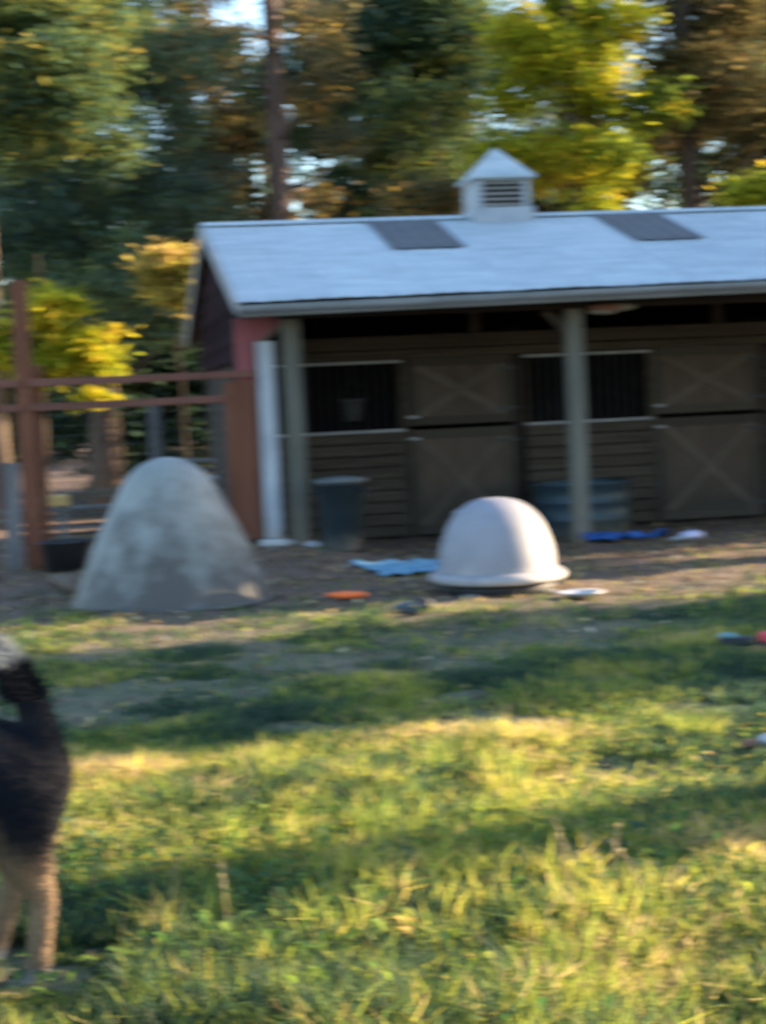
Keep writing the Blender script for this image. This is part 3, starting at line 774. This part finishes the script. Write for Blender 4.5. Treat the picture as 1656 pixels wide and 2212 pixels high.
fv = np.stack([P - S, P + S, P + D * Ln[:, None]], 1).reshape(-1, 3)
ff = np.arange(NF * 3).reshape(-1, 3)
Cj = np.repeat(Cc * np.concatenate([np.repeat(rng.uniform(.7, 1.35, (NF, 1)), 3, 1), np.ones((NF, 1))], 1), 3, axis=0)
o = link('fur', fast_mesh('fur', fv, ff, m_coat, colattr=Cj), dog); o['kind'] = 'stuff'
for s in (-1, 1):
    MB().add([(-1.03, s * .03, .89), (-.97, s * .075, .885), (-.975, s * .06, .985), (-.99, s * .025, .90)], [(0, 1, 2), (1, 3, 2), (3, 0, 2), (0, 3, 1)]).build('ear', mat('ear', (.02, .018, .02), rnd=0), dog, smooth=True)
    lump(-1.075, s * .052, .845, .010, .008, .010, m_black, 'eye', dog, 1, 0, 6)

# ------------------------------------------------------------------ grass, weeds, fallen leaves
def noise2(x, y, sc, seed=0):
    """cheap smooth value noise, vectorised"""
    r = np.random.default_rng(seed); T = r.random((64, 64))
    u_, v_ = x * sc, y * sc; i, j = np.floor(u_).astype(int), np.floor(v_).astype(int); fu, fv_ = u_ - i, v_ - j
    fu = fu * fu * (3 - 2 * fu); fv_ = fv_ * fv_ * (3 - 2 * fv_)
    g_ = lambda a, b_: T[a % 64, b_ % 64]
    return (g_(i, j) * (1 - fu) + g_(i + 1, j) * fu) * (1 - fv_) + (g_(i, j + 1) * (1 - fu) + g_(i + 1, j + 1) * fu) * fv_
def scatter(n, y0, y1, k=.30, pad=1.0, power=1.0):
    y = y0 + (y1 - y0) * rng.random(n) ** power
    x = (rng.random(n) * 2 - 1) * (k * y + pad)
    return x, y
def loc_xy(x, y):
    return (x - OX) * UX + (y - OY) * UY, -(x - OX) * UY + (y - OY) * UX
def blades(x, y, h, w, lean, tone, name, m, label=None):
    n = len(x); z = gh(x, y) - .005
    th = rng.random(n) * 2 * pi; la = rng.random(n) * 2 * pi
    sx_, sy_ = np.cos(th) * w / 2, np.sin(th) * w / 2
    lx_, ly_ = np.cos(la) * lean * h, np.sin(la) * lean * h
    b0 = np.stack([x - sx_, y - sy_, z], 1); b1 = np.stack([x + sx_, y + sy_, z], 1)
    hm = h * .6
    m0 = np.stack([x - sx_ * .8 + lx_ * .35, y - sy_ * .8 + ly_ * .35, z + hm], 1); m1 = np.stack([x + sx_ * .8 + lx_ * .35, y + sy_ * .8 + ly_ * .35, z + hm], 1)
    tp = np.stack([x + lx_, y + ly_, z + h * np.sqrt(np.clip(1 - lean ** 2 * .5, .2, 1))], 1)
    V = np.stack([b0, b1, m1, m0, tp], 1).reshape(-1, 3)
    base = np.arange(n)[:, None] * 5
    F = np.concatenate([base + np.array([[0, 1, 2]]), base + np.array([[0, 2, 3]]), base + np.array([[3, 2, 4]])], 0)
    return link(name, fast_mesh(name, V, F, m, tone=np.tile(tone, 3)))
m_grass = leafmat('grass blades', [(0, (.030, .062, .042)), (.35, (.050, .092, .048)), (.55, (.12, .18, .038)), (.75, (.30, .33, .045)), (.92, (.44, .37, .08)), (1, (.46, .34, .16))], .6, .6)
NB = 400000
x, y = scatter(NB, 3.2, 17.5, power=1.55)
X, Y = loc_xy(x, y)
p1, p2, p3 = noise2(x, y, .9, 1), noise2(x, y, 2.6, 2), noise2(x, y, 7, 3)
patch = .45 * p1 + .35 * p2 + .2 * p3
dens = sstep(.36, .58, patch + .20 * sstep(8.5, 5, y)) * (.62 + .38 * sstep(11, 6.5, y))
dens = dens * (1 - .97 * sstep(-6.4, -3.0, Y + 3.6 * (p2 - .5) + .25 * X)) + .02
brown = np.exp(-(((x - 1.0) / 1.1) ** 2 + ((y - 10.8) / .8) ** 2)); dens *= 1 - .93 * brown
for (cx, cy, r) in ((hx, hy, .80), (dx, dy, .5), (-.95, 4.36, .13), (-1.07, 4.53, .12), (-.29, 13.05, .30), (.16, 11.75, .2), (1.455, 12.5, .26), (2.14, 9.55, .25), (dx, dy - .25, .72), (hx + .2, hy - .15, .82)):
    dens *= np.where(np.hypot(x - cx, y - cy) < r, 0, 1)
keep = rng.random(NB) < dens
x, y, patch, p3, p1 = x[keep], y[keep], patch[keep], p3[keep], p1[keep]
hgt = (.030 + .05 * rng.random(len(x)) + .075 * sstep(.45, .75, patch) * rng.random(len(x))) * (1 + 1.1 * sstep(5.6, 4, y) * noise2(x, y, 1.5, 33)) * (1 - .35 * sstep(9, 13, y)) * np.where((x < -.72) & (y > 3.9) & (y < 4.6), .35, 1)
tone = np.clip(.36 + .30 * sstep(.60, .85, noise2(x, y, 1.9, 71)) + .24 * sstep(5.0, 4.3, y) - .20 * sstep(7.4, 8.4, y) + 1.0 * (noise2(x, y, 1.7, 5) - .5) + .22 * rng.normal(size=len(x)) + .35 * (rng.random(len(x)) < .15), 0, 1)  # sunlight near and shade past the lit band are worked into this tone
o = blades(x, y, hgt, .0045 + .004 * rng.random(len(x)) + .0006 * y, rng.uniform(.2, 1.15, len(x)), tone, 'grass', m_grass)
tag(o, 'rough green and straw coloured grass covering the yard', 'grass', kind='stuff')

NT = 520
tx, ty = scatter(NT, 3.6, 7.2, power=1.3)
kt = (noise2(tx, ty, 1.1, 61) + .25 * (tx > -.3) > .55) & ~((tx < -.72) & (ty > 3.9)); tx, ty = tx[kt], ty[kt]
pt = 46; r_t = np.repeat(rng.uniform(.03, .07, len(tx)), pt)
bx_ = np.repeat(tx, pt) + rng.normal(size=len(tx) * pt) * r_t; by_ = np.repeat(ty, pt) + rng.normal(size=len(tx) * pt) * r_t
th_ = np.repeat(rng.uniform(.10, .20, len(tx)), pt) * rng.uniform(.4, 1.1, len(tx) * pt)
tt_ = np.clip(np.repeat(rng.normal(.72, .14, len(tx)), pt) + .12 * rng.normal(size=len(tx) * pt), 0, 1)
tag(blades(bx_, by_, th_, .005 + .005 * rng.random(len(bx_)), rng.uniform(.15, 1.0, len(bx_)), tt_, 'grass_tufts', m_grass), 'longer bright green grass tufts in the near lawn', 'grass tufts', kind='stuff')

# broad-leaved weeds in clumps
m_weed = leafmat('weed leaves', [(0, (.025, .070, .03)), (.4, (.065, .14, .03)), (.7, (.17, .25, .03)), (.9, (.34, .34, .045)), (1, (.44, .30, .08))], .5, .5)
NWc = 9500
x, y = scatter(NWc, 3.3, 12.5, power=1.5)
keep = (noise2(x, y, 1.3, 9) * .6 + noise2(x, y, 3.1, 10) * .4 > .50) & (rng.random(NWc) < .45)
x, y = x[keep], y[keep]
V, T = [], []
n = len(x); per = 11
cx = np.repeat(x, per); cy = np.repeat(y, per); cz = gh(cx, cy)
size = np.repeat(rng.uniform(.6, 1.25, n) * (1 + .4 * sstep(6.5, 4, y)), per)
az = rng.random(n * per) * 2 * pi; el = rng.uniform(.15, 1.15, n * per)
stem = rng.uniform(.01, .075, n * per) * size; LL = rng.uniform(.016, .045, n * per) * size; WW = LL * rng.uniform(.18, .34, n * per)
sx_ = cx + np.cos(az) * stem * .5; sy_ = cy + np.sin(az) * stem * .5; sz_ = cz + stem * rng.uniform(.3, 1.3, n * per)
dx_, dy_, dz_ = np.cos(az) * np.cos(el), np.sin(az) * np.cos(el), np.sin(el)
px_, py_ = -np.sin(az), np.cos(az)
Pb = np.stack([sx_, sy_, sz_], 1); Dd = np.stack([dx_, dy_, dz_], 1) * LL[:, None]; Pp = np.stack([px_, py_, np.zeros_like(px_)], 1) * WW[:, None]
up = np.array([0, 0, 1.0])
V = np.stack([Pb, Pb + Dd * .45 + Pp + up * (WW * .5)[:, None], Pb + Dd * .5, Pb + Dd * .45 - Pp + up * (WW * .5)[:, None], Pb + Dd - up * (LL * .25)[:, None]], 1).reshape(-1, 3)
base = np.arange(n * per)[:, None] * 5
F = np.concatenate([base + np.array([[0, 2, 1]]), base + np.array([[0, 3, 2]]), base + np.array([[1, 2, 4]]), base + np.array([[2, 3, 4]])], 0)
tone = np.clip(np.repeat(noise2(x, y, 2.0, 12) * .9 + .12 * rng.normal(size=n), per) + .12 * rng.normal(size=n * per), 0, 1)
tag(link('weeds', fast_mesh('weeds', V, F, m_weed, tone=np.tile(tone, 4))), 'broad-leaved weeds growing through the near lawn', 'weeds', kind='stuff')

# tall straw seed stalks
st = MB()
for (sx0, sy0, nn_) in ((.52, 4.9, 3), (.64, 4.75, 4), (-.30, 4.6, 1), (.95, 11.05, 6)):
    for _ in range(nn_):
        a, c = sx0 + random.gauss(0, .06), sy0 + random.gauss(0, .06); hh = random.uniform(.12, .26); lx_ = random.gauss(-.04, .05)
        z0 = G(a, c)
        st.tube([(a, c, z0), (a + lx_ * .4, c, z0 + hh * .6), (a + lx_, c + random.gauss(0, .02), z0 + hh)], [.0018, .0022, .001], 4, cap=False)
        for q in range(6):
            zz = hh * (.6 + .06 * q); xx = a + lx_ * (.4 + .1 * q)
            st.add([(xx, c, z0 + zz), (xx + random.choice((-1, 1)) * .012, c + random.uniform(-.01, .01), z0 + zz + .012), (xx, c + .002, z0 + zz + .014)], [(0, 1, 2)])
o = st.build('seed_stalks', mat('straw', (.20, .15, .075), (.30, .23, .12), rnd=0)); tag(o, 'dry straw coloured seed stalks standing in the grass', 'grass stalks', kind='stuff')

# fallen leaves and chips of straw
def leaf_scatter(x, y, size, lift=.004):
    n = len(x); a = rng.random(n) * 2 * pi; z = gh(x, y) + lift + rng.random(n) * .02
    ux_ = np.stack([np.cos(a), np.sin(a), rng.normal(0, .25, n)], 1) * size[:, None]
    vx_ = np.stack([-np.sin(a), np.cos(a), rng.normal(0, .25, n)], 1) * (size * .6)[:, None]
    P0 = np.stack([x, y, z], 1); curl = np.zeros((n, 3)); curl[:, 2] = size * rng.uniform(.05, .5, n)
    V = np.stack([P0 - ux_, P0 - vx_ + curl, P0 + ux_, P0 + vx_ + curl], 1).reshape(-1, 3)
    b_ = np.arange(n)[:, None] * 4
    return V, np.concatenate([b_ + np.array([[0, 1, 2]]), b_ + np.array([[0, 2, 3]])], 0)
m_fallen = leafmat('fallen leaves', [(0, (.09, .055, .040)), (.35, (.20, .12, .06)), (.6, (.34, .23, .09)), (.8, (.45, .33, .10)), (1, (.55, .46, .32))], .25, .7)
NL = 24000
x, y = scatter(NL, 3.3, 22, k=.32)
X, Y = loc_xy(x, y)
keep = ((Y < 1.7) | (X < -.6)) & (rng.random(NL) < np.where(Y > -5, 1, .35)) & (noise2(x, y, 2.2, 21) > .33)
x, y = x[keep], y[keep]
V, F = leaf_scatter(x, y, rng.uniform(.012, .038, len(x)))
tag(link('fallen_leaves', fast_mesh('fallen_leaves', V, F, m_fallen, tone=np.tile(rng.random(len(x)), 2))), 'scattered dry fallen leaves over the dirt and lawn', 'leaves', kind='stuff')
# pebbles and clods on the bare strip before the stable
NP = 2200
x, y = scatter(NP, 12.8, 18.8, k=.32); X, Y = loc_xy(x, y); keep = (Y < 1.9) & (Y > -4.6); x, y = x[keep], y[keep]; n = len(x)
oct_ = np.array([[1, 0, 0], [0, 1, 0], [-1, 0, 0], [0, -1, 0], [0, 0, 1], [0, 0, -1]], float)
fo = np.array([[0, 1, 4], [1, 2, 4], [2, 3, 4], [3, 0, 4], [1, 0, 5], [2, 1, 5], [3, 2, 5], [0, 3, 5]])
s_ = rng.uniform(.006, .028, n) * rng.uniform(.5, 1, n)
V = np.stack([x, y, gh(x, y)], 1)[:, None, :] + oct_[None] * (s_[:, None, None] * rng.uniform(.6, 1.3, (n, 6, 1))) * np.array([1.2, 1, .7])
F = (np.arange(n)[:, None, None] * 6 + fo[None]).reshape(-1, 3)
tag(link('clods', fast_mesh('clods', V.reshape(-1, 3), F, leafmat('clods', [(0, (.06, .045, .035)), (.6, (.14, .11, .085)), (.9, (.22, .19, .16)), (1, (.42, .40, .37))], 0, .9), tone=np.repeat(rng.random(n), 8))), 'clods and pebbles strewn on the bare dirt before the stable', 'pebbles', kind='stuff')

# ------------------------------------------------------------------ trees
def crown_mesh(name, m, blobs, leaf, per_m3=None, nleaf=12000, tone0=.4, tonevar=.5, droop=.0, narrow=.6, seed=0, hollow=.35, cl=.30, gap=0.0):
    """blobs: (cx,cy,cz,rx,ry,rz); leaves sit in clumps spread through the blobs"""
    r = np.random.default_rng(seed)
    vol = np.array([b_[3] * b_[4] * b_[5] for b_ in blobs]); vol = vol ** .8
    ncl = max(8, nleaf // 26)
    bi = r.choice(len(blobs), ncl, p=vol / vol.sum()); B = np.array(blobs)[bi]
    d = r.normal(size=(ncl, 3)); d /= np.linalg.norm(d, axis=1)[:, None]
    rad = (hollow + (1 - hollow) * r.random(ncl)) * (1 + .12 * r.normal(size=ncl))
    C = B[:, :3] + d * rad[:, None] * B[:, 3:]
    tb_ = np.array([r.normal() for _ in blobs])[bi]
    ct = tone0 + tonevar * (.5 * r.normal(size=ncl) * .9 + .25 * tb_)
    ci = np.repeat(np.arange(ncl), 26); n = len(ci)
    sc = cl * r.uniform(.6, 1.4, ncl)
    off = r.normal(size=(n, 3)) * np.array([.55, .55, .30]) * sc[ci][:, None]
    P = C[ci] + off; P[:, 2] -= droop * np.hypot(off[:, 0], off[:, 1])
    a = r.random(n) * 2 * pi; tilt = r.normal(0, .5, n)
    s_ = leaf * r.uniform(.6, 1.3, n)
    U_ = np.stack([np.cos(a), np.sin(a), -.35 - droop + .35 * r.normal(size=n)], 1); U_ /= np.linalg.norm(U_, axis=1)[:, None]
    W_ = np.stack([-np.sin(a), np.cos(a), tilt], 1); W_ /= np.linalg.norm(W_, axis=1)[:, None]
    U_ *= s_[:, None]; W_ *= (s_ * narrow)[:, None]
    V = np.stack([P - U_ * .5, P - W_ * .5 + U_ * .05, P + U_ * .5, P + W_ * .5 + U_ * .05], 1).reshape(-1, 3)
    F = np.arange(n * 4).reshape(-1, 4)
    tone = np.clip(ct[ci] + .10 * r.normal(size=n), 0, 1)
    return fast_mesh(name, V, F, m, tone=tone)
def trunk_mb(h, r0, lean=(0, 0), limbs=6, seed=0, z0=1.5, spread=1.2):
    spread *= .7; r = random.Random(seed); t = MB(); pts = []; rr = []
    for i in range(9):
        f = i / 8; pts.append((lean[0] * f + .05 * r.gauss(0, 1) * f, lean[1] * f, -.15 + h * f)); rr.append(r0 * (1 - .8 * f) * (1.35 if i == 0 else 1))
    t.tube(pts, rr, 10)
    for i in range(limbs):
        f = (z0 / h) + (1 - z0 / h) * (i + .5) / limbs; a = r.random() * 2 * pi; L_ = spread * r.uniform(.6, 1.2) * (1.15 - f)
        b0 = Vector((lean[0] * f, lean[1] * f, h * f)); e = b0 + Vector((cos(a) * L_, sin(a) * L_, L_ * .45)); m_ = b0.lerp(e, .5) + Vector((0, 0, -.08 * L_))
        rb = r0 * (1 - .8 * f) * .32
        t.tube([b0, m_, e], [rb, rb * .6, rb * .2], 6)
    return t
def tree(name, x, y, h, r0, blobs, m, leaf, nleaf, label, group=None, bark=None, seed=0, lean=(0, 0), z0=1.5, spread=1.4, cat='tree', limbs=7, crown='crown', **kw):
    t = thing(name, (x, y, G(x, y)), 0, label, cat, group)
    trunk_mb(h, r0, lean, limbs, seed, z0, spread).build('trunk', bark or m_bark, t, smooth=True)
    link(crown, crown_mesh(crown, m, blobs, leaf, nleaf=nleaf, seed=seed, **kw), t)
    return t
def blobs_around(n, cx, cy, cz, RX, RY, RZ, r, seed):
    q = random.Random(seed); out = []
    for _ in range(n):
        a = q.random() * 2 * pi; u_ = q.uniform(-1, 1); k = q.uniform(.3, 1)
        s_ = sqrt(1 - u_ * u_)
        rr = r * q.uniform(.7, 1.3)
        out.append((cx + RX * k * s_ * cos(a), cy + RY * k * s_ * sin(a), cz + RZ * k * u_, rr, rr, rr * .75))
    return out
GREEN = [(0, (.045, .088, .066)), (.35, (.078, .135, .075)), (.6, (.13, .185, .060)), (.82, (.18, .19, .04)), (1, (.32, .26, .06))]
CONIF = [(0, (.046, .080, .072)), (.5, (.080, .135, .088)), (.8, (.14, .20, .07)), (1, (.19, .19, .06))]
YELLG = [(0, (.07, .11, .02)), (.3, (.19, .24, .025)), (.6, (.42, .43, .028)), (.85, (.58, .52, .03)), (1, (.62, .45, .04))]
ORNG = [(0, (.075, .090, .055)), (.35, (.14, .135, .07)), (.65, (.26, .20, .095)), (.85, (.50, .36, .07)), (1, (.42, .25, .13))]
OLIVE = [(0, (.05, .052, .03)), (.4, (.12, .11, .045)), (.7, (.22, .17, .065)), (1, (.34, .23, .10))]
m_ly2 = leafmat('golden leaves', [(0, (.10, .12, .03)), (.4, (.26, .24, .05)), (.8, (.50, .40, .08)), (1, (.52, .36, .12))], .55)
m_lg, m_lc, m_ly, m_lo, m_lol = leafmat('green leaves', GREEN, .4), leafmat('conifer needles', CONIF, .2), leafmat('yellow green leaves', YELLG, .55), leafmat('orange leaves', ORNG, .5), leafmat('olive leaves', OLIVE, .4)

# the big trunk behind the stable with its thin orange boughs
tree('pine_tree', -1.55, 30, 17, .27, blobs_around(7, -1.6, 0, 9.3, 2.6, 1.6, 2.2, .85, 3) + [(-1.3, 0, 9.2, .8, .5, .5), (-.6, 0, 9.6, .7, .5, .4), (-.9, -.2, 7.9, .9, .5, .42), (-1.7, -.2, 7.3, .5, .5, .4), (.6, 0, 6.9, .6, .5, .6), (1.1, -.3, 6.2, .5, .5, .4), (.5, .2, 5.3, .6, .5, .5), (.9, -.3, 7.6, .7, .7, .8), (.7, -.2, 8.4, .8, .7, .5), (-1.2, 0, 5.6, .8, .7, .5), (-.9, -.2, 4.9, .7, .6, .5), (-2.0, 0, 6.2, .7, .7, .4)], m_lo, .13, 15000, 'tall dark-trunked tree with thin orange boughs behind the left roof end', bark=m_barkr, seed=3, z0=5, spread=1.9, limbs=14, tone0=.42)
tree('spruce_tree', -4.6, 28.5, 16, .26, blobs_around(34, 0, -.3, 6.2, 2.3, 2.0, 4.4, 1.0, 5), m_lc, .16, 60000, 'broad dark green tree filling the upper left behind the fence', seed=5, spread=2.6, tone0=.45, narrow=.35, droop=.15, limbs=12)
tree('ash_tree', -5.6, 25, 13, .12, blobs_around(14, .7, 0, 6.7, 1.4, 1.5, 2.4, .7, 8), m_lg, .13, 21000, 'loose yellowish green tree at the top left corner', seed=8, spread=1.2, tone0=.55, limbs=4, z0=5)
tree('maple_tree', .75, 33, 15, .24, blobs_around(30, 0, 0, 7.6, 2.7, 2.2, 3.9, 1.05, 11), m_lg, .15, 56000, 'dense dark green maple rising behind the middle of the roof', seed=11, spread=2.4, tone0=.38, limbs=10)
tree('maple_tree', 3.55, 29.3, 14, .16, blobs_around(17, .0, -.2, 7.0, 1.35, 1.2, 3.0, .62, 14) + [(.2, -1.2, 4.5, .45, .4, .65), (.55, -1.1, 5.6, .5, .4, .6)], m_ly, .15, 22000, 'bright yellow-green maple behind the roof right of the cupola', seed=14, spread=1.9, tone0=.55, tonevar=.6, limbs=10)
tree('oak_tree', 5.75, 30.5, 15, .24, blobs_around(24, .6, .3, 7.4, 2.1, 1.8, 3.4, .9, 17), m_lol, .14, 32000, 'olive brown oak rising behind the right end of the roof', seed=17, spread=2.4, tone0=.45, limbs=10)
tree('sapling', 1.25, 30.2, 7, .06, blobs_around(9, 0, 0, 4.9, .9, .6, .8, .45, 19), m_lo, .13, 5200, 'low yellow-brown sapling just left of the cupola', seed=19, spread=.9, tone0=.38, limbs=6)
tree('sapling', 6.3, 26.5, 5.2, .05, blobs_around(6, 0, 0, 4.55, .7, .5, .35, .40, 23), m_ly, .13, 4200, 'bright yellow-green young tree topping the roof at the right edge', seed=23, spread=.8, tone0=.5, limbs=5)
tree('sapling', -2.85, 25, 3.6, .02, [(-.1, 0, 3.8, .42, .4, .30), (.1, 0, 3.25, .36, .34, .32), (.25, -.1, 3.5, .40, .3, .4), (-.25, 0, 3.5, .3, .3, .25)], m_ly2, .12, 5200, 'orange-yellow sapling beside the left gable of the stable', seed=29, spread=.5, tone0=.72, limbs=5, hollow=.1, cl=.18)
tree('sapling', -4.8, 24.3, 4.1, .035, [(.20, 0, 3.05, .55, .4, .40), (.50, 0, 2.6, .60, .4, .42), (-.50, 0, 2.7, .5, .34, .55), (.85, -.05, 2.35, .42, .28, .30), (.1, -.1, 2.35, .45, .34, .30), (.75, 0, 1.85, .30, .2, .18)], m_ly, .13, 9500, 'sunlit yellow-green sapling behind the fence post at far left', seed=31, spread=.5, tone0=.66, limbs=6, hollow=.05, cl=.17)  # strong yellow leaf tone stands in for sunlight on the crown
# thicket behind the fence and between the near trees
spots = [(-7.6, 37, 'leafy dark tree farthest left behind the fence'), (-3.4, 38, 'dark tree behind the orange-yellow sapling'), (.1, 41, 'dark tree in the gap right of the big trunk'), (4.6, 40, 'dark tree standing between the maple and the oak'), (8.6, 38, 'dark tree beyond the oak at the right edge')]
dk = crown_mesh('crown', m_lg, blobs_around(30, 0, 0, 6.2, 2.6, 2.2, 5.0, 1.1, 41), .19, nleaf=34000, seed=41, tone0=.34)
dk2 = crown_mesh('crown', m_lol, blobs_around(26, 0, 0, 5.4, 2.4, 2.2, 4.6, 1.0, 43), .19, nleaf=28000, seed=43, tone0=.40)
tr_ = trunk_mb(13, .22, seed=44, limbs=8, spread=2.4).mesh('trunk', m_bark, smooth=True)
for i, (x, y, lab) in enumerate(spots):
    t = thing('woodland_tree', (x, y, G(x, y)), i * 1.3, lab, 'tree', 'woodland trees behind the stable')
    link('trunk', tr_, t); link('crown', dk if i % 2 == 0 else dk2, t); t.scale = (1, 1, 1 + .1 * (i % 3))
# low dark bushes beyond the fence
bu = crown_mesh('foliage', m_lg, blobs_around(16, 0, 0, 1.05, 1.6, 1.0, 1.1, .7, 51), .12, nleaf=20000, seed=51, tone0=.25)
bs = trunk_mb(2.2, .05, seed=52, limbs=6, z0=.3, spread=1.2).mesh('stem', m_bark)
for i, (x, y, s_, lab) in enumerate(((-6.6, 30, 1.7, 'dark bush far left behind the fence rails'), (-4.3, 31.5, 1.75, 'tall dark bush seen through the wire mesh of the fence'), (-2.3, 32, 1.6, 'dark bush close behind the stable gable'))):
    t = thing('bush', (x, y, G(x, y)), i * 2.0, lab, 'bush', 'bushes beyond the fence')
    link('stem', bs, t); link('foliage', bu, t); t.scale = (s_, s_, s_)
# far wood as one mass
blob = []
q = random.Random(77)
for i in range(170):
    x = q.uniform(-34, 34); r_ = q.uniform(1.6, 3.0)
    blob.append((x, 58 + q.uniform(-4, 12), q.uniform(1.0, 10.5) if i % 2 else q.uniform(.8, 4), r_, r_, r_))
o = link('far_woods', crown_mesh('far_woods', m_lg, blob, .34, nleaf=95000, seed=78, tone0=.30, cl=.75)); tag(o, 'distant dark woods closing off the yard', 'woods', kind='stuff')
tw = MB()
for i in range(60):
    x = q.uniform(-30, 30); y = q.uniform(46, 66); tw.tube([(x, y, -.2), (x + q.uniform(-.4, .4), y, 14)], [q.uniform(.12, .25), .06], 6)
o = tw.build('far_trunks', m_bark); tag(o, 'slim trunks standing in the distant woods', 'trunks', kind='stuff')

# trees at the right, outside the view, that shade the yard
sh_m = crown_mesh('crown', m_lg, blobs_around(30, 0, 0, 4.4, 1.3, 1.3, 3.6, .8, 61), .27, nleaf=24000, seed=61, tone0=.4)
sh_t = trunk_mb(8, .2, seed=62, limbs=7, spread=1.6, z0=1).mesh('trunk', m_bark, smooth=True)
def beam(c, Ldist): # point from which a tree shades the strip at offset c
    return (Ldist * cos(SUN_AZ) - c * sin(SUN_AZ), Ldist * sin(SUN_AZ) + c * cos(SUN_AZ))
SH = [(4.9, 13, .26), (7.85, 14, .62), (8.5, 18, .66), (10.0, 15, .66), (13.3, 15, .42), (14.3, 13.5, .62), (15.7, 16, .80), (17.3, 18, .85), (19.0, 21, 1.15)]
labs = ['slim nearest', 'second', 'thin middle', 'third', 'fourth', 'fifth', 'sixth', 'seventh', 'tall farthest']
for i, (c, Ld, s_) in enumerate(SH):
    x, y = beam(c, Ld)
    t = thing('shade_tree', (x, y, G(x, y)), i * 1.1, labs[i] + ' tree of the row at the right that shades the yard', 'tree', 'row of trees shading the yard')
    link('trunk', sh_t, t); link('crown', sh_m, t); t.scale = (s_, s_, 1.25 if s_ > 1 else 1.0)
